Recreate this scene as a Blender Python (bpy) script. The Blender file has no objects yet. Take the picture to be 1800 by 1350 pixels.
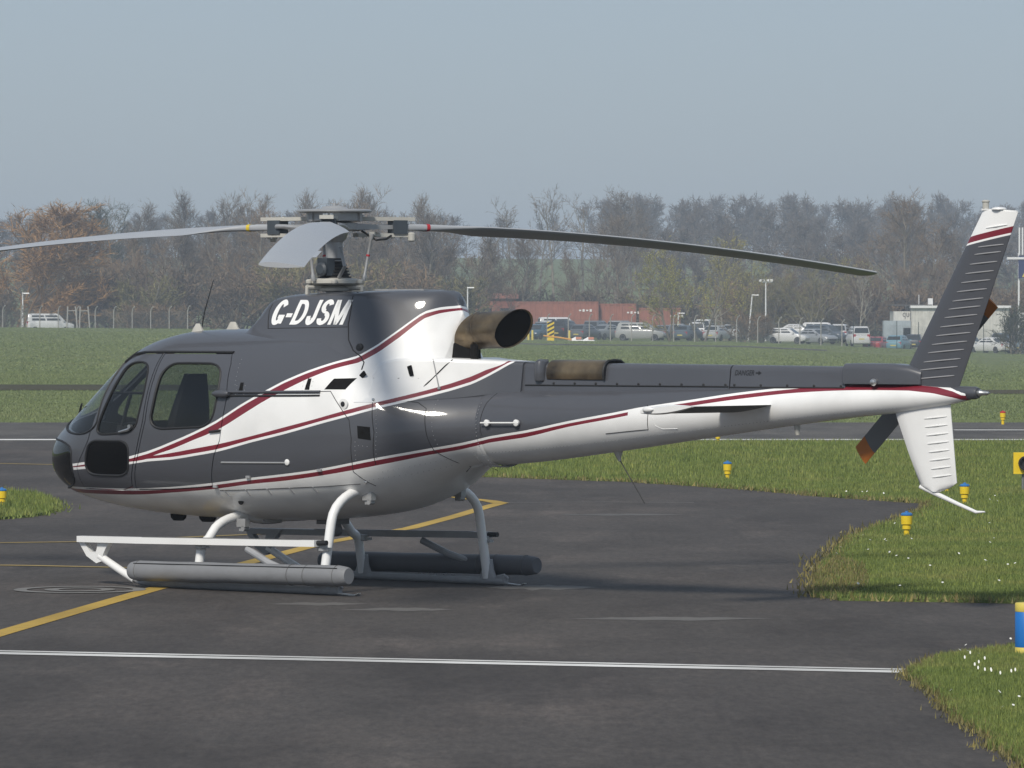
import bpy, bmesh, math, random
import numpy as np
from mathutils import Vector, Matrix
from mathutils.bvhtree import BVHTree
R = math.radians
rng = np.random.default_rng(7)
random.seed(7)
scene = bpy.context.scene
COL = scene.collection

# ---------------------------------------------------------------- camera, sky, sun, exposure
FPX, CAM_H, HOR, DIST, YAW = 9225.0, 2.317, 556.0, 45.0, R(40)
cam = bpy.data.cameras.new('camera')
cam.sensor_width = 36.0
cam.lens = 36.0 * FPX / 1800.0
cam.clip_start = 0.5
cam.clip_end = 30000
cam_o = bpy.data.objects.new('camera', cam); COL.objects.link(cam_o)
cam_o.location = (0, 0, CAM_H)
cam_o.rotation_euler = (R(90) - math.atan((675 - HOR) / FPX), 0, 0)
scene.camera = cam_o

SUN_EL, SUN_AZ = R(42), R(22)   # from behind the camera's left shoulder, veiled by thin haze
sun_from = Vector((-math.sin(SUN_AZ) * math.cos(SUN_EL), -math.cos(SUN_AZ) * math.cos(SUN_EL), math.sin(SUN_EL)))
world = bpy.data.worlds.new('World'); scene.world = world; world.use_nodes = True
wn = world.node_tree.nodes; wl = world.node_tree.links
bg = wn['Background']
sky = wn.new('ShaderNodeTexSky'); sky.sky_type = 'NISHITA'; sky.sun_disc = False
sky.sun_elevation = SUN_EL
sky.sun_rotation = math.atan2(sun_from.x, sun_from.y)
sky.air_density = 1.0; sky.dust_density = 1.0; sky.ozone_density = 3.0
# thin high haze: the whole dome a little bluer-grey than the clear-air model
tint = wn.new('ShaderNodeMix'); tint.data_type = 'RGBA'; tint.blend_type = 'MULTIPLY'; tint.inputs[0].default_value = 1.0
tint.inputs[7].default_value = (.88, .905, 1.02, 1)
wl.new(sky.outputs[0], tint.inputs[6])
veil = wn.new('ShaderNodeMix'); veil.data_type = 'RGBA'; veil.inputs[0].default_value = .7   # even high-cloud veil over the whole dome
veil.inputs[7].default_value = (3.0, 3.52, 4.0, 1)
wl.new(tint.outputs[2], veil.inputs[6]); wl.new(veil.outputs[2], bg.inputs[0])
bg.inputs[1].default_value = 0.12
sun = bpy.data.lights.new('sun', 'SUN'); sun.energy = 3.4; sun.angle = R(11); sun.color = (1, .94, .84)
sun_o = bpy.data.objects.new('sun', sun); COL.objects.link(sun_o)
sun_o.rotation_euler = (-sun_from).to_track_quat('-Z', 'Y').to_euler()
scene.view_settings.view_transform = 'Standard'
scene.view_settings.look = 'None'
scene.view_settings.gamma = 1
scene.view_settings.exposure = 0.0

# ---------------------------------------------------------------- helpers
def tag(o, label=None, cat=None, group=None, kind=None):
    if label: o['label'] = label
    if cat: o['category'] = cat
    if group: o['group'] = group
    if kind: o['kind'] = kind
    return o

def empty(name, loc=(0, 0, 0), rz=0.0):
    o = bpy.data.objects.new(name, None); COL.objects.link(o)
    o.location = loc; o.rotation_euler = (0, 0, rz); o.empty_display_size = .2
    return o

def link_mesh(name, me, mats=None, parent=None):
    o = bpy.data.objects.new(name, me); COL.objects.link(o)
    if mats is not None:
        for m in (mats if isinstance(mats, (list, tuple)) else [mats]): me.materials.append(m)
    if parent is not None: o.parent = parent
    return o

def shade(me, angle=35):
    me.polygons.foreach_set('use_smooth', [True] * len(me.polygons))
    bm = bmesh.new(); bm.from_mesh(me)
    lim = R(angle)
    for e in bm.edges:
        if len(e.link_faces) == 2 and e.calc_face_angle(0) > lim: e.smooth = False
    bm.to_mesh(me); bm.free()

class MB:
    """collects simple solids into one mesh"""
    def __init__(s): s.v = []; s.f = []; s.mi = []
    def add(s, v, f, mi=0):
        b = len(s.v); s.v += [tuple(p) for p in v]; s.f += [tuple(i + b for i in q) for q in f]
        s.mi += [mi] * len(f); return s
    def box(s, c, size, mi=0, rot=None, taper=1.0):
        hx, hy, hz = size[0] / 2, size[1] / 2, size[2] / 2
        v = []
        for z in (-1, 1):
            k = taper if z > 0 else 1
            for x, y in ((-1, -1), (1, -1), (1, 1), (-1, 1)): v.append(Vector((x * hx * k, y * hy * k, z * hz)))
        if rot is not None: v = [rot @ p for p in v]
        v = [p + Vector(c) for p in v]
        return s.add(v, [(3, 2, 1, 0), (4, 5, 6, 7), (0, 1, 5, 4), (1, 2, 6, 5), (2, 3, 7, 6), (3, 0, 4, 7)], mi)
    def tube(s, pts, rad, seg=10, mi=0, cap=True, flat=None):
        pts = [Vector(p) for p in pts]; n = len(pts)
        rads = rad if isinstance(rad, (list, tuple)) else [rad] * n
        v = []; f = []; prev = None
        for i, p in enumerate(pts):
            t = (pts[min(i + 1, n - 1)] - pts[max(i - 1, 0)]).normalized()
            if prev is None:
                a = Vector((0, 0, 1)) if abs(t.z) < .9 else Vector((1, 0, 0))
                u = t.cross(a).normalized()
            else:
                u = (prev - t * prev.dot(t)).normalized()
            prev = u; w = t.cross(u)
            for k in range(seg):
                a = 2 * math.pi * k / seg
                v.append(p + (u * math.cos(a) + w * math.sin(a)) * rads[i])
        for i in range(n - 1):
            for k in range(seg):
                a, b = i * seg + k, i * seg + (k + 1) % seg
                f.append((a, b, b + seg, a + seg))
        if cap:
            f.append(tuple(reversed(range(seg)))); f.append(tuple(range((n - 1) * seg, n * seg)))
        return s.add(v, f, mi)
    def lathe(s, prof, c=(0, 0, 0), seg=24, mi=0, axis='Z', rot=None):
        v = []; f = []; n = len(prof)
        for r, h in prof:
            for k in range(seg):
                a = 2 * math.pi * k / seg
                p = Vector((r * math.cos(a), r * math.sin(a), h))
                if axis == 'X': p = Vector((p.z, p.x, p.y))
                if axis == 'Y': p = Vector((p.y, p.z, p.x))
                if rot is not None: p = rot @ p
                v.append(p + Vector(c))
        for i in range(n - 1):
            for k in range(seg):
                a, b = i * seg + k, i * seg + (k + 1) % seg
                f.append((a, b, b + seg, a + seg))
        f.append(tuple(reversed(range(seg)))); f.append(tuple(range((n - 1) * seg, n * seg)))
        return s.add(v, f, mi)
    def loft(s, rings, mi=0, cap=True):
        v = []; f = []; m = len(rings[0])
        for r in rings: v += list(r)
        for i in range(len(rings) - 1):
            for k in range(m):
                a, b = i * m + k, i * m + (k + 1) % m
                f.append((a, b, b + m, a + m))
        if cap:
            f.append(tuple(reversed(range(m)))); f.append(tuple(range((len(rings) - 1) * m, len(rings) * m)))
        return s.add(v, f, mi)
    def prism_y(s, poly, y0, y1, mi=0):
        m = len(poly)
        v = [(x, y0, z) for x, z in poly] + [(x, y1, z) for x, z in poly]
        f = [tuple(range(m)), tuple(reversed(range(m, 2 * m)))]
        for k in range(m):
            a, b = k, (k + 1) % m
            f.append((a, a + m, b + m, b))
        return s.add(v, f, mi)
    def mesh(s, name):
        me = bpy.data.meshes.new(name); me.from_pydata(s.v, [], s.f)
        if any(s.mi): me.polygons.foreach_set('material_index', s.mi)
        bm = bmesh.new(); bm.from_mesh(me); bmesh.ops.recalc_face_normals(bm, faces=bm.faces); bm.to_mesh(me); bm.free()
        return me
    def build(s, name, mats, parent=None, smooth=True, angle=35):
        me = s.mesh(name)
        if smooth: shade(me, angle)
        return link_mesh(name, me, mats, parent)

def pchip(xs, ys, q):
    """smooth monotone interpolation"""
    xs = np.array(xs, float); ys = np.array(ys, float); q = np.asarray(q, float)
    h = np.diff(xs); d = np.diff(ys) / h; m = np.zeros(len(xs))
    m[0], m[-1] = d[0], d[-1]
    for i in range(1, len(xs) - 1):
        if d[i - 1] * d[i] > 0:
            w1, w2 = 2 * h[i] + h[i - 1], h[i] + 2 * h[i - 1]
            m[i] = (w1 + w2) / (w1 / d[i - 1] + w2 / d[i])
    i = np.clip(np.searchsorted(xs, q) - 1, 0, len(xs) - 2)
    t = np.clip((q - xs[i]) / h[i], 0, 1)
    return ((1 + 2 * t) * (1 - t) ** 2 * ys[i] + t * (1 - t) ** 2 * h[i] * m[i]
            + t * t * (3 - 2 * t) * ys[i + 1] + t * t * (t - 1) * h[i] * m[i + 1])

# ---------------------------------------------------------------- materials
MATS = {}
def mat(name, col, rough=.6, metal=0.0, coat=0.0, noise=0.0, nscale=8.0, bump=0.0, bscale=40.0, spec=.5, coord='Object'):
    m = bpy.data.materials.new(name); m.use_nodes = True
    nt = m.node_tree; b = nt.nodes['Principled BSDF']
    b.inputs['Base Color'].default_value = (*col, 1); b.inputs['Roughness'].default_value = rough
    b.inputs['Metallic'].default_value = metal; b.inputs['Coat Weight'].default_value = coat
    b.inputs['Coat Roughness'].default_value = .06
    b.inputs['Specular IOR Level'].default_value = spec
    if noise or bump:
        tc = nt.nodes.new('ShaderNodeTexCoord')
    if noise:
        n = nt.nodes.new('ShaderNodeTexNoise'); n.inputs['Scale'].default_value = nscale; n.inputs['Detail'].default_value = 6
        nt.links.new(tc.outputs[coord], n.inputs['Vector'])
        mx = nt.nodes.new('ShaderNodeMix'); mx.data_type = 'RGBA'
        mx.inputs[6].default_value = (*[c * (1 - noise) for c in col], 1)
        mx.inputs[7].default_value = (*[min(1, c * (1 + noise)) for c in col], 1)
        nt.links.new(n.outputs[0], mx.inputs[0]); nt.links.new(mx.outputs[2], b.inputs['Base Color'])
        rr = nt.nodes.new('ShaderNodeMapRange'); rr.inputs[3].default_value = max(0, rough - .1); rr.inputs[4].default_value = min(1, rough + .12)
        nt.links.new(n.outputs[0], rr.inputs[0]); nt.links.new(rr.outputs[0], b.inputs['Roughness'])
    if bump:
        n2 = nt.nodes.new('ShaderNodeTexNoise'); n2.inputs['Scale'].default_value = bscale; n2.inputs['Detail'].default_value = 4
        nt.links.new(tc.outputs[coord], n2.inputs['Vector'])
        bp = nt.nodes.new('ShaderNodeBump'); bp.inputs['Strength'].default_value = bump; bp.inputs['Distance'].default_value = .02
        nt.links.new(n2.outputs[0], bp.inputs['Height']); nt.links.new(bp.outputs[0], b.inputs['Normal'])
    MATS[name] = m
    return m
# ================================================================ HELICOPTER
# local frame: X aft, Y to starboard (away from the camera), Z up; origin on the ground under the mast
heli = empty('helicopter', ((588 - 900) / FPX * DIST, DIST, 0), -YAW)
tag(heli, 'dark grey and white helicopter with maroon stripes parked on the tarmac', 'helicopter')

BODY = np.array([  # X, z bottom, z top, z widest, half width, n top, n bottom
    (-3.20, 1.04, 1.10, 1.07, .03, 2.0, 2.0),
    (-3.17, .94, 1.20, 1.06, .19, 2.1, 2.1),
    (-3.10, .86, 1.28, 1.06, .31, 2.1, 2.1),
    (-2.95, .775, 1.37, 1.06, .47, 2.2, 2.2),
    (-2.75, .71, 1.485, 1.07, .61, 2.2, 2.3),
    (-2.50, .66, 1.655, 1.10, .735, 2.25, 2.3),
    (-2.25, .625, 1.835, 1.14, .82, 2.35, 2.35),
    (-2.00, .60, 2.005, 1.18, .87, 2.55, 2.4),
    (-1.70, .58, 2.135, 1.20, .905, 2.9, 2.45),
    (-1.30, .565, 2.20, 1.22, .92, 3.0, 2.5),
    (-.80, .56, 2.21, 1.22, .925, 3.0, 2.5),
    (-.20, .565, 2.215, 1.22, .925, 3.0, 2.5),
    (.30, .60, 2.20, 1.23, .92, 3.0, 2.45),
    (.70, .655, 2.12, 1.25, .90, 2.9, 2.4),
    (1.05, .765, 1.97, 1.28, .83, 2.45, 2.3),
    (1.40, .945, 1.80, 1.34, .645, 2.2, 2.05),
    (1.70, 1.065, 1.74, 1.385, .465, 2.05, 1.95),
    (1.95, 1.085, 1.725, 1.40, .355, 2.0, 2.0),
])
BOOM = np.array([  # X, z bottom, z top, half width
    (1.90, 1.075, 1.735, .375), (2.3, 1.11, 1.73, .345), (3.1, 1.205, 1.735, .295), (4.0, 1.325, 1.755, .235),
    (5.0, 1.455, 1.78, .175), (5.6, 1.525, 1.79, .14), (6.1, 1.575, 1.79, .11), (6.45, 1.63, 1.765, .075), (6.62, 1.665, 1.755, .05)])

def body_at(x):
    return [pchip(BODY[:, 0], BODY[:, k], [x])[0] for k in range(1, 7)]
def ring_super(x, zb, zt, zm, w, nt, nb, m=72):
    out = []
    for k in range(m):
        a = 2 * math.pi * (k + .5) / m
        c, s = math.cos(a), math.sin(a)
        n = nt if s > 0 else nb
        y = w * math.copysign(abs(c) ** (2 / n), c)
        z = zm + ((zt - zm) if s > 0 else (zm - zb)) * math.copysign(abs(s) ** (2 / n), s)
        out.append((x, y, z))
    return out
xs_body = np.concatenate([-3.2 + .55 * np.linspace(0, 1, 15) ** 2, np.linspace(-2.58, 1.95, 52)])
def body_mesh(inset=0.0):
    mb = MB()
    mb.loft([ring_super(x, *body_at(x)) for x in xs_body])
    return mb

def body_y(x, z):
    zb, zt, zm, w, nt, nb = body_at(x)
    t = (z - zm) / (zt - zm) if z > zm else (zm - z) / (zm - zb); n = nt if z > zm else nb
    return w * max(0, 1 - min(1, t) ** n) ** (1 / n)
def boom_at(x):
    zb, zt, w = [pchip(BOOM[:, 0], BOOM[:, k], [x])[0] for k in (1, 2, 3)]
    return zb, zt, (zb + zt) / 2, w, 2.0, 2.0
def boom_mesh():
    mb = MB(); mb.loft([ring_super(x, *boom_at(x), 48) for x in np.linspace(1.9, 6.62, 60)]); return mb

COWL = np.array([  # X, z top, half width top, mid y, mid z, base y, base z
    (-.66, 2.215, .26, .36, 2.20, .42, 2.17), (-.60, 2.28, .30, .40, 2.235, .48, 2.165), (-.50, 2.41, .325, .425, 2.27, .55, 2.155),
    (-.38, 2.485, .335, .44, 2.28, .60, 2.14), (-.2, 2.51, .34, .45, 2.28, .65, 2.12), (.2, 2.525, .35, .47, 2.26, .73, 2.05),
    (.6, 2.535, .365, .50, 2.24, .79, 1.93), (1.0, 2.54, .37, .53, 2.22, .80, 1.78), (1.5, 2.525, .37, .53, 2.2, .80, 1.76)])
def cowl_ring(x):
    zt, yt, ym, zm, yb, zb = [pchip(COWL[:, 0], COWL[:, k], [x])[0] for k in range(1, 7)]
    yb = max(ym + .02, body_y(x, zb) - .006)
    if x > .45:   # the cowling closes in towards the exhaust
        k = x - .45
        yt *= math.sqrt(max(.002, 1 - (k / .93) ** 2)); ym *= math.sqrt(max(.002, 1 - (k / 1.02) ** 2)); yb = min(yb, .80 * math.sqrt(max(.002, 1 - (k / 1.22) ** 2)))
        zt -= max(0, x - 1.28) ** 2 * 6.0
    half = [(0, zt), (yt * .6, zt - .002), (yt, zt - .02), (yt + (ym - yt) * .45, zt - .06 - .1 * (zt - zm)), (ym, zm), (ym + (yb - ym) * .45, zm - (zm - zb) * .62), (yb, zb)]
    for _ in range(3):
        h2 = [half[0]]
        for p, q in zip(half, half[1:]):
            h2 += [(p[0] * .75 + q[0] * .25, p[1] * .75 + q[1] * .25), (p[0] * .25 + q[0] * .75, p[1] * .25 + q[1] * .75)]
        half = h2 + [half[-1]]
    half = half + [(yb - .02, zb - .08)]
    r = [(x, -y, z) for y, z in half[1:]]
    l = [(x, y, z) for y, z in half[1:]]
    return [(x, 0, zt)] + l + list(reversed(r))
def cowl_mesh():
    mb = MB(); mb.loft([cowl_ring(x) for x in np.concatenate([np.linspace(-.66, -.3, 14), np.linspace(-.22, .5, 10), .5 + .955 * np.sin(np.linspace(.08, 1, 20) * math.pi / 2)])]); return mb

def boxy_ring(x, zt, yt, zb, yb, r=.03, k=5):
    out = []
    for sy in (1, -1):
        pts = []
        for i in range(k + 1):
            a = math.pi / 2 * i / k
            pts.append((x, sy * (yt - r + r * math.sin(a)), zt - r + r * math.cos(a)))
        pts.append((x, sy * yb, zb))
        out.append(pts)
    return out[0] + list(reversed(out[1]))
def fairing_mesh():
    T = np.array([(.95, 1.90, .60, 1.60, .70), (1.2, 1.965, .56, 1.60, .66), (1.45, 1.97, .46, 1.62, .57), (1.7, 1.96, .315, 1.64, .45), (1.95, 1.95, .20, 1.67, .30), (2.22, 1.94, .14, 1.69, .185)])
    mb = MB(); mb.loft([boxy_ring(x, *[pchip(T[:, 0], T[:, k], [x])[0] for k in (1, 2, 3)], max(pchip(T[:, 0], T[:, 2], [x])[0] + .02, (body_y(x, pchip(T[:, 0], T[:, 3], [x])[0]) if x < 1.9 else .20 - .1 * (x - 1.9)) + .004), .035) for x in np.linspace(.95, 2.22, 18)]); return mb
def cover_mesh(x0=2.2, x1=5.5):
    mb = MB(); mb.loft([boxy_ring(x, 1.937 - .005 * (x - 2.2), .125 - .012 * (x - 2.2), 1.68, .15 - .012 * (x - 2.2), .05) for x in np.linspace(x0, x1, 12)]); return mb
# ---- paint: dark grey over white, maroon bands edged in white; boundaries are curves z(X) along the fuselage
XA, XB, ZS = -3.3, 6.7, 4.0
CUR = {
 'A': [(-2.6, 1.01), (-2.378, 1.027), (-2.176, 1.047), (-1.923, 1.077), (-1.562, 1.108), (-1.333, 1.157), (-1.058, 1.239), (-.788, 1.328), (-.525, 1.430), (-.269, 1.56), (-.024, 1.673), (.208, 1.776), (.427, 1.858), (.640, 1.931), (.816, 1.988), (.953, 2.083), (1.102, 2.212), (1.254, 2.356), (1.362, 2.398), (1.44, 2.412), (1.47, 2.413), (1.50, 3.9)],
 'B': [(-2.6, .978), (-1.62, 1.056), (-1.36, 1.086), (-1.312, 1.108), (-1.058, 1.175), (-.788, 1.262), (-.524, 1.345), (-.266, 1.464), (-.017, 1.587), (.223, 1.694), (.45, 1.79), (.64, 1.865), (.853, 1.932), (.976, 2.017), (1.118, 2.145), (1.264, 2.298), (1.37, 2.35), (1.44, 2.369), (1.47, 2.366), (1.50, 3.8)],
 'C': [(-2.6, 1.01), (-1.562, 1.108), (-1.35, 1.112), (-1.059, 1.145), (-.789, 1.186), (-.522, 1.226), (-.127, 1.302), (.259, 1.384), (.629, 1.465), (.952, 1.549), (1.221, 1.626), (1.453, 1.697), (1.62, 1.754), (1.779, 1.816), (1.898, 1.873), (2.03, 1.916), (2.09, 1.95), (2.14, 3.7)],
 'D': [(-2.6, .955), (-2.4, .971), (-2.195, .986), (-1.616, 1.034), (-1.342, 1.068), (-1.063, 1.088), (-.791, 1.124), (-.522, 1.163), (-.127, 1.249), (.261, 1.327), (.631, 1.413), (.959, 1.492), (1.237, 1.574), (1.465, 1.645), (1.633, 1.698), (1.793, 1.755), (1.909, 1.816), (2.058, 1.897), (2.13, 1.935), (2.18, 3.6)],
 'E': [(-3.2, .83), (-2.549, .818), (-2.062, .820), (-1.628, .826), (-1.151, .85), (-.582, .901), (-.167, .949), (.232, .99), (.613, 1.037), (.952, 1.098), (1.25, 1.160), (1.518, 1.217), (1.767, 1.265), (2.037, 1.324), (2.391, 1.374), (2.854, 1.461), (3.305, 1.535), (3.524, 1.575), (3.961, 1.634), (4.49, 1.707), (5.025, 1.761), (5.467, 1.793), (5.8, 1.803), (6.15, 1.800), (6.35, 1.785), (6.513, 1.752), (6.593, 1.72)],
 'F': [(-3.2, .77), (-2.62, .762), (-2.144, .764), (-1.689, .770), (-1.191, .799), (-.614, .846), (-.19, .895), (.213, .932), (.597, .98), (.937, 1.034), (1.234, 1.098), (1.501, 1.164), (1.751, 1.213), (2.021, 1.271), (2.381, 1.318), (2.852, 1.414), (3.309, 1.489), (3.532, 1.529), (3.973, 1.586), (4.514, 1.656), (5.047, 1.710), (5.477, 1.732), (5.798, 1.738), (6.12, 1.736), (6.334, 1.718), (6.534, 1.681), (6.6, 1.66)],
}
GREY, WHITE, MAROON = (.068, .071, .082), (.84, .84, .83), (.185, .013, .026)
def paint_material():
    m = bpy.data.materials.new('helicopter_paint'); m.use_nodes = True
    nt = m.node_tree; N = nt.nodes; L = nt.links; b = N['Principled BSDF']
    tc = N.new('ShaderNodeTexCoord'); sp = N.new('ShaderNodeSeparateXYZ'); L.new(tc.outputs['Object'], sp.inputs[0])
    fx = N.new('ShaderNodeMapRange'); fx.inputs[1].default_value = XA; fx.inputs[2].default_value = XB
    L.new(sp.outputs['X'], fx.inputs[0])
    def math_n(op, a, bb):
        n = N.new('ShaderNodeMath'); n.operation = op
        for i, v in enumerate((a, bb)):
            if isinstance(v, (int, float)): n.inputs[i].default_value = v
            else: L.new(v, n.inputs[i])
        return n.outputs[0]
    d = {}
    for k, pts in CUR.items():
        fc = N.new('ShaderNodeFloatCurve'); cm = fc.mapping; c = cm.curves[0]
        px = [p[0] for p in pts]; pz = [p[1] for p in pts]
        q = [px[0]]
        for a, bb in zip(px, px[1:]):
            nn = max(1, int((bb - a) / .12)); q += list(np.linspace(a, bb, nn + 1)[1:])
        z = pchip(px, pz, q)
        P = [(max(0, (x - XA) / (XB - XA)), zz / ZS) for x, zz in zip(q, z)]
        if P[0][0] > 0: P = [(0, P[0][1])] + P
        if P[-1][0] < 1: P = P + [(1, P[-1][1])]
        c.points[0].location = P[0]; c.points[1].location = P[-1]
        for p in P[1:-1]: c.points.new(*p)
        for p in c.points: p.handle_type = 'VECTOR'
        cm.update()
        L.new(fx.outputs[0], fc.inputs['Value'])
        d[k] = math_n('SUBTRACT', sp.outputs['Z'], math_n('MULTIPLY', fc.outputs[0], ZS))   # height above the curve
    below = lambda k, off=0.0: math_n('LESS_THAN', d[k], -off)
    above = lambda k, off=0.0: math_n('GREATER_THAN', d[k], off)
    AND = lambda a, bb: math_n('MULTIPLY', a, bb)
    OR = lambda a, bb: math_n('MAXIMUM', a, bb)
    dark = OR(above('A'), AND(below('D'), above('E')))
    nose = math_n('GREATER_THAN', sp.outputs['X'], -2.395)
    mar = OR(OR(AND(below('A', .022), above('B')), AND(AND(below('C'), above('D', .022)), below('A', .022))), AND(below('E', .02), above('F')))
    # in front of the nose seam only the lowest band goes on
    dark = OR(dark, AND(math_n('LESS_THAN', sp.outputs['X'], -2.395), above('E')))
    mar = AND(mar, OR(nose, below('E')))
    # gap in the band in front of the stabiliser, where the tail cone panel is white
    gap = AND(math_n('GREATER_THAN', sp.outputs['X'], 3.44), math_n('LESS_THAN', sp.outputs['X'], 3.66))
    mar = AND(mar, math_n('SUBTRACT', 1.0, gap))
    n1 = N.new('ShaderNodeTexNoise'); n1.inputs['Scale'].default_value = 3.0; n1.inputs['Detail'].default_value = 8
    L.new(tc.outputs['Object'], n1.inputs['Vector'])
    def mix(f, a, bb):
        x = N.new('ShaderNodeMix'); x.data_type = 'RGBA'; L.new(f, x.inputs[0])
        for i, v in ((6, a), (7, bb)):
            if isinstance(v, tuple): x.inputs[i].default_value = (*v, 1)
            else: L.new(v, x.inputs[i])
        return x.outputs[2]
    wr = N.new('ShaderNodeMapRange'); wr.inputs[1].default_value = .45; wr.inputs[2].default_value = .8
    L.new(n1.outputs[0], wr.inputs[0])
    white = mix(wr.outputs[0], WHITE, tuple(c * .86 for c in WHITE))
    col = mix(mar, mix(dark, white, GREY), MAROON)
    L.new(col, b.inputs['Base Color'])
    rg = N.new('ShaderNodeMapRange'); rg.inputs[3].default_value = .34; rg.inputs[4].default_value = .52
    L.new(n1.outputs[0], rg.inputs[0]); L.new(rg.outputs[0], b.inputs['Roughness'])
    b.inputs['Coat Weight'].default_value = .5; b.inputs['Coat Roughness'].default_value = .06; b.inputs['Specular IOR Level'].default_value = .4
    # slight oil-canning of the skin
    n2 = N.new('ShaderNodeTexNoise'); n2.inputs['Scale'].default_value = 2.2; n2.inputs['Detail'].default_value = 2
    L.new(tc.outputs['Object'], n2.inputs['Vector'])
    bp = N.new('ShaderNodeBump'); bp.inputs['Strength'].default_value = .12; bp.inputs['Distance'].default_value = .05
    L.new(n2.outputs[0], bp.inputs['Height']); L.new(bp.outputs[0], b.inputs['Normal']); L.new(bp.outputs[0], b.inputs['Coat Normal'])
    return m
M_paint = paint_material()

def glass_material(name, tint, gloss_rough=.02):
    m = bpy.data.materials.new(name); m.use_nodes = True
    nt = m.node_tree; N = nt.nodes; L = nt.links; N.remove(N['Principled BSDF'])
    t = N.new('ShaderNodeBsdfTransparent'); t.inputs[0].default_value = (*tint, 1)
    g = N.new('ShaderNodeBsdfGlossy'); g.inputs['Roughness'].default_value = gloss_rough
    fr = N.new('ShaderNodeFresnel'); fr.inputs[0].default_value = 1.55
    ge = N.new('ShaderNodeNewGeometry'); fm = N.new('ShaderNodeMath'); fm.operation = 'SUBTRACT'; fm.use_clamp = True; L.new(fr.outputs[0], fm.inputs[0]); L.new(ge.outputs['Backfacing'], fm.inputs[1])
    mx = N.new('ShaderNodeMixShader'); L.new(fm.outputs[0], mx.inputs[0]); L.new(t.outputs[0], mx.inputs[1]); L.new(g.outputs[0], mx.inputs[2])
    L.new(mx.outputs[0], N['Material Output'].inputs[0])
    return m
M_glass = glass_material('window_glass', (.66, .67, .67))
M_screen = glass_material('windscreen_glass', (.92, .94, .94))
M_tint = glass_material('tinted_chin_glass', (.22, .22, .23))
M_grey = mat('dark_grey_paint', GREY, .34, coat=.4, noise=.12, nscale=3)
M_white = mat('white_paint', (.78, .78, .77), .38, coat=.25, noise=.06, nscale=4)
M_black = mat('black_rubber', (.012, .012, .013), .6)
M_dark = mat('engine_bay_dark', (.008, .0075, .0075), .9, noise=.4, nscale=20, spec=.15)
M_interior = mat('cabin_trim', (.16, .155, .15), .8, noise=.15, nscale=10)
M_seat = mat('seat_leather', (.035, .034, .036), .55, noise=.2, nscale=12)
M_alloy = mat('grey_alloy', (.36, .365, .37), .42, metal=.3, noise=.15, nscale=14)
M_cream = mat('worn_cream_paint', (.46, .45, .41), .5, noise=.18, nscale=18)
M_steel = mat('bright_steel', (.55, .55, .54), .3, metal=.9, noise=.1, nscale=20)
M_blade = mat('blade_grey', (.36, .375, .395), .36, noise=.08, nscale=3)
M_bladedk = mat('blade_root_grey', (.13, .13, .13), .55, noise=.15, nscale=8)
M_bearing = mat('blue_grey_elastomer', (.05, .062, .075), .5, noise=.2, nscale=18)
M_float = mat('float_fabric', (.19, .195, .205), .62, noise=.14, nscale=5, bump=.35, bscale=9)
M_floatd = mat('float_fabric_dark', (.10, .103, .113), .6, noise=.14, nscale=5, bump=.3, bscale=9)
M_red = mat('red_mark', (.42, .02, .03), .5)
M_yellowm = mat('yellow_mark', (.62, .46, .03), .5)
M_orange = mat('orange_tip_paint', (.42, .13, .012), .5, noise=.12, nscale=9)
M_maroon = mat('maroon_paint', MAROON, .3, coat=.4)
M_skid = mat('skid_grey_paint', (.30, .305, .315), .5, noise=.2, nscale=10)
M_letter = mat('white_lettering', (.82, .82, .81), .4)
M_letterd = mat('black_lettering', (.006, .006, .007), .5)
M_seam = mat('panel_gap', (.012, .012, .013), .8)

# bronze heat-stained exhaust
M_exh = bpy.data.materials.new('heat_stained_steel'); M_exh.use_nodes = True
def _exh():
    nt = M_exh.node_tree; N = nt.nodes; L = nt.links; b = N['Principled BSDF']
    tc = N.new('ShaderNodeTexCoord'); mp = N.new('ShaderNodeMapping'); mp.inputs['Scale'].default_value = (2.2, 2, 2.4)
    n = N.new('ShaderNodeTexNoise'); n.inputs['Scale'].default_value = 2.0; n.inputs['Detail'].default_value = 4; n.inputs['Roughness'].default_value = .5
    L.new(tc.outputs['Object'], mp.inputs[0]); L.new(mp.outputs[0], n.inputs['Vector'])
    r = N.new('ShaderNodeValToRGB'); e = r.color_ramp.elements
    e[0].position = .3; e[0].color = (.05, .042, .036, 1); e[1].position = .72; e[1].color = (.30, .225, .135, 1)
    k = e.new(.5); k.color = (.17, .13, .085, 1)
    L.new(n.outputs[0], r.inputs[0]); L.new(r.outputs[0], b.inputs['Base Color'])
    b.inputs['Metallic'].default_value = .75; b.inputs['Roughness'].default_value = .36
_exh()

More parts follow.
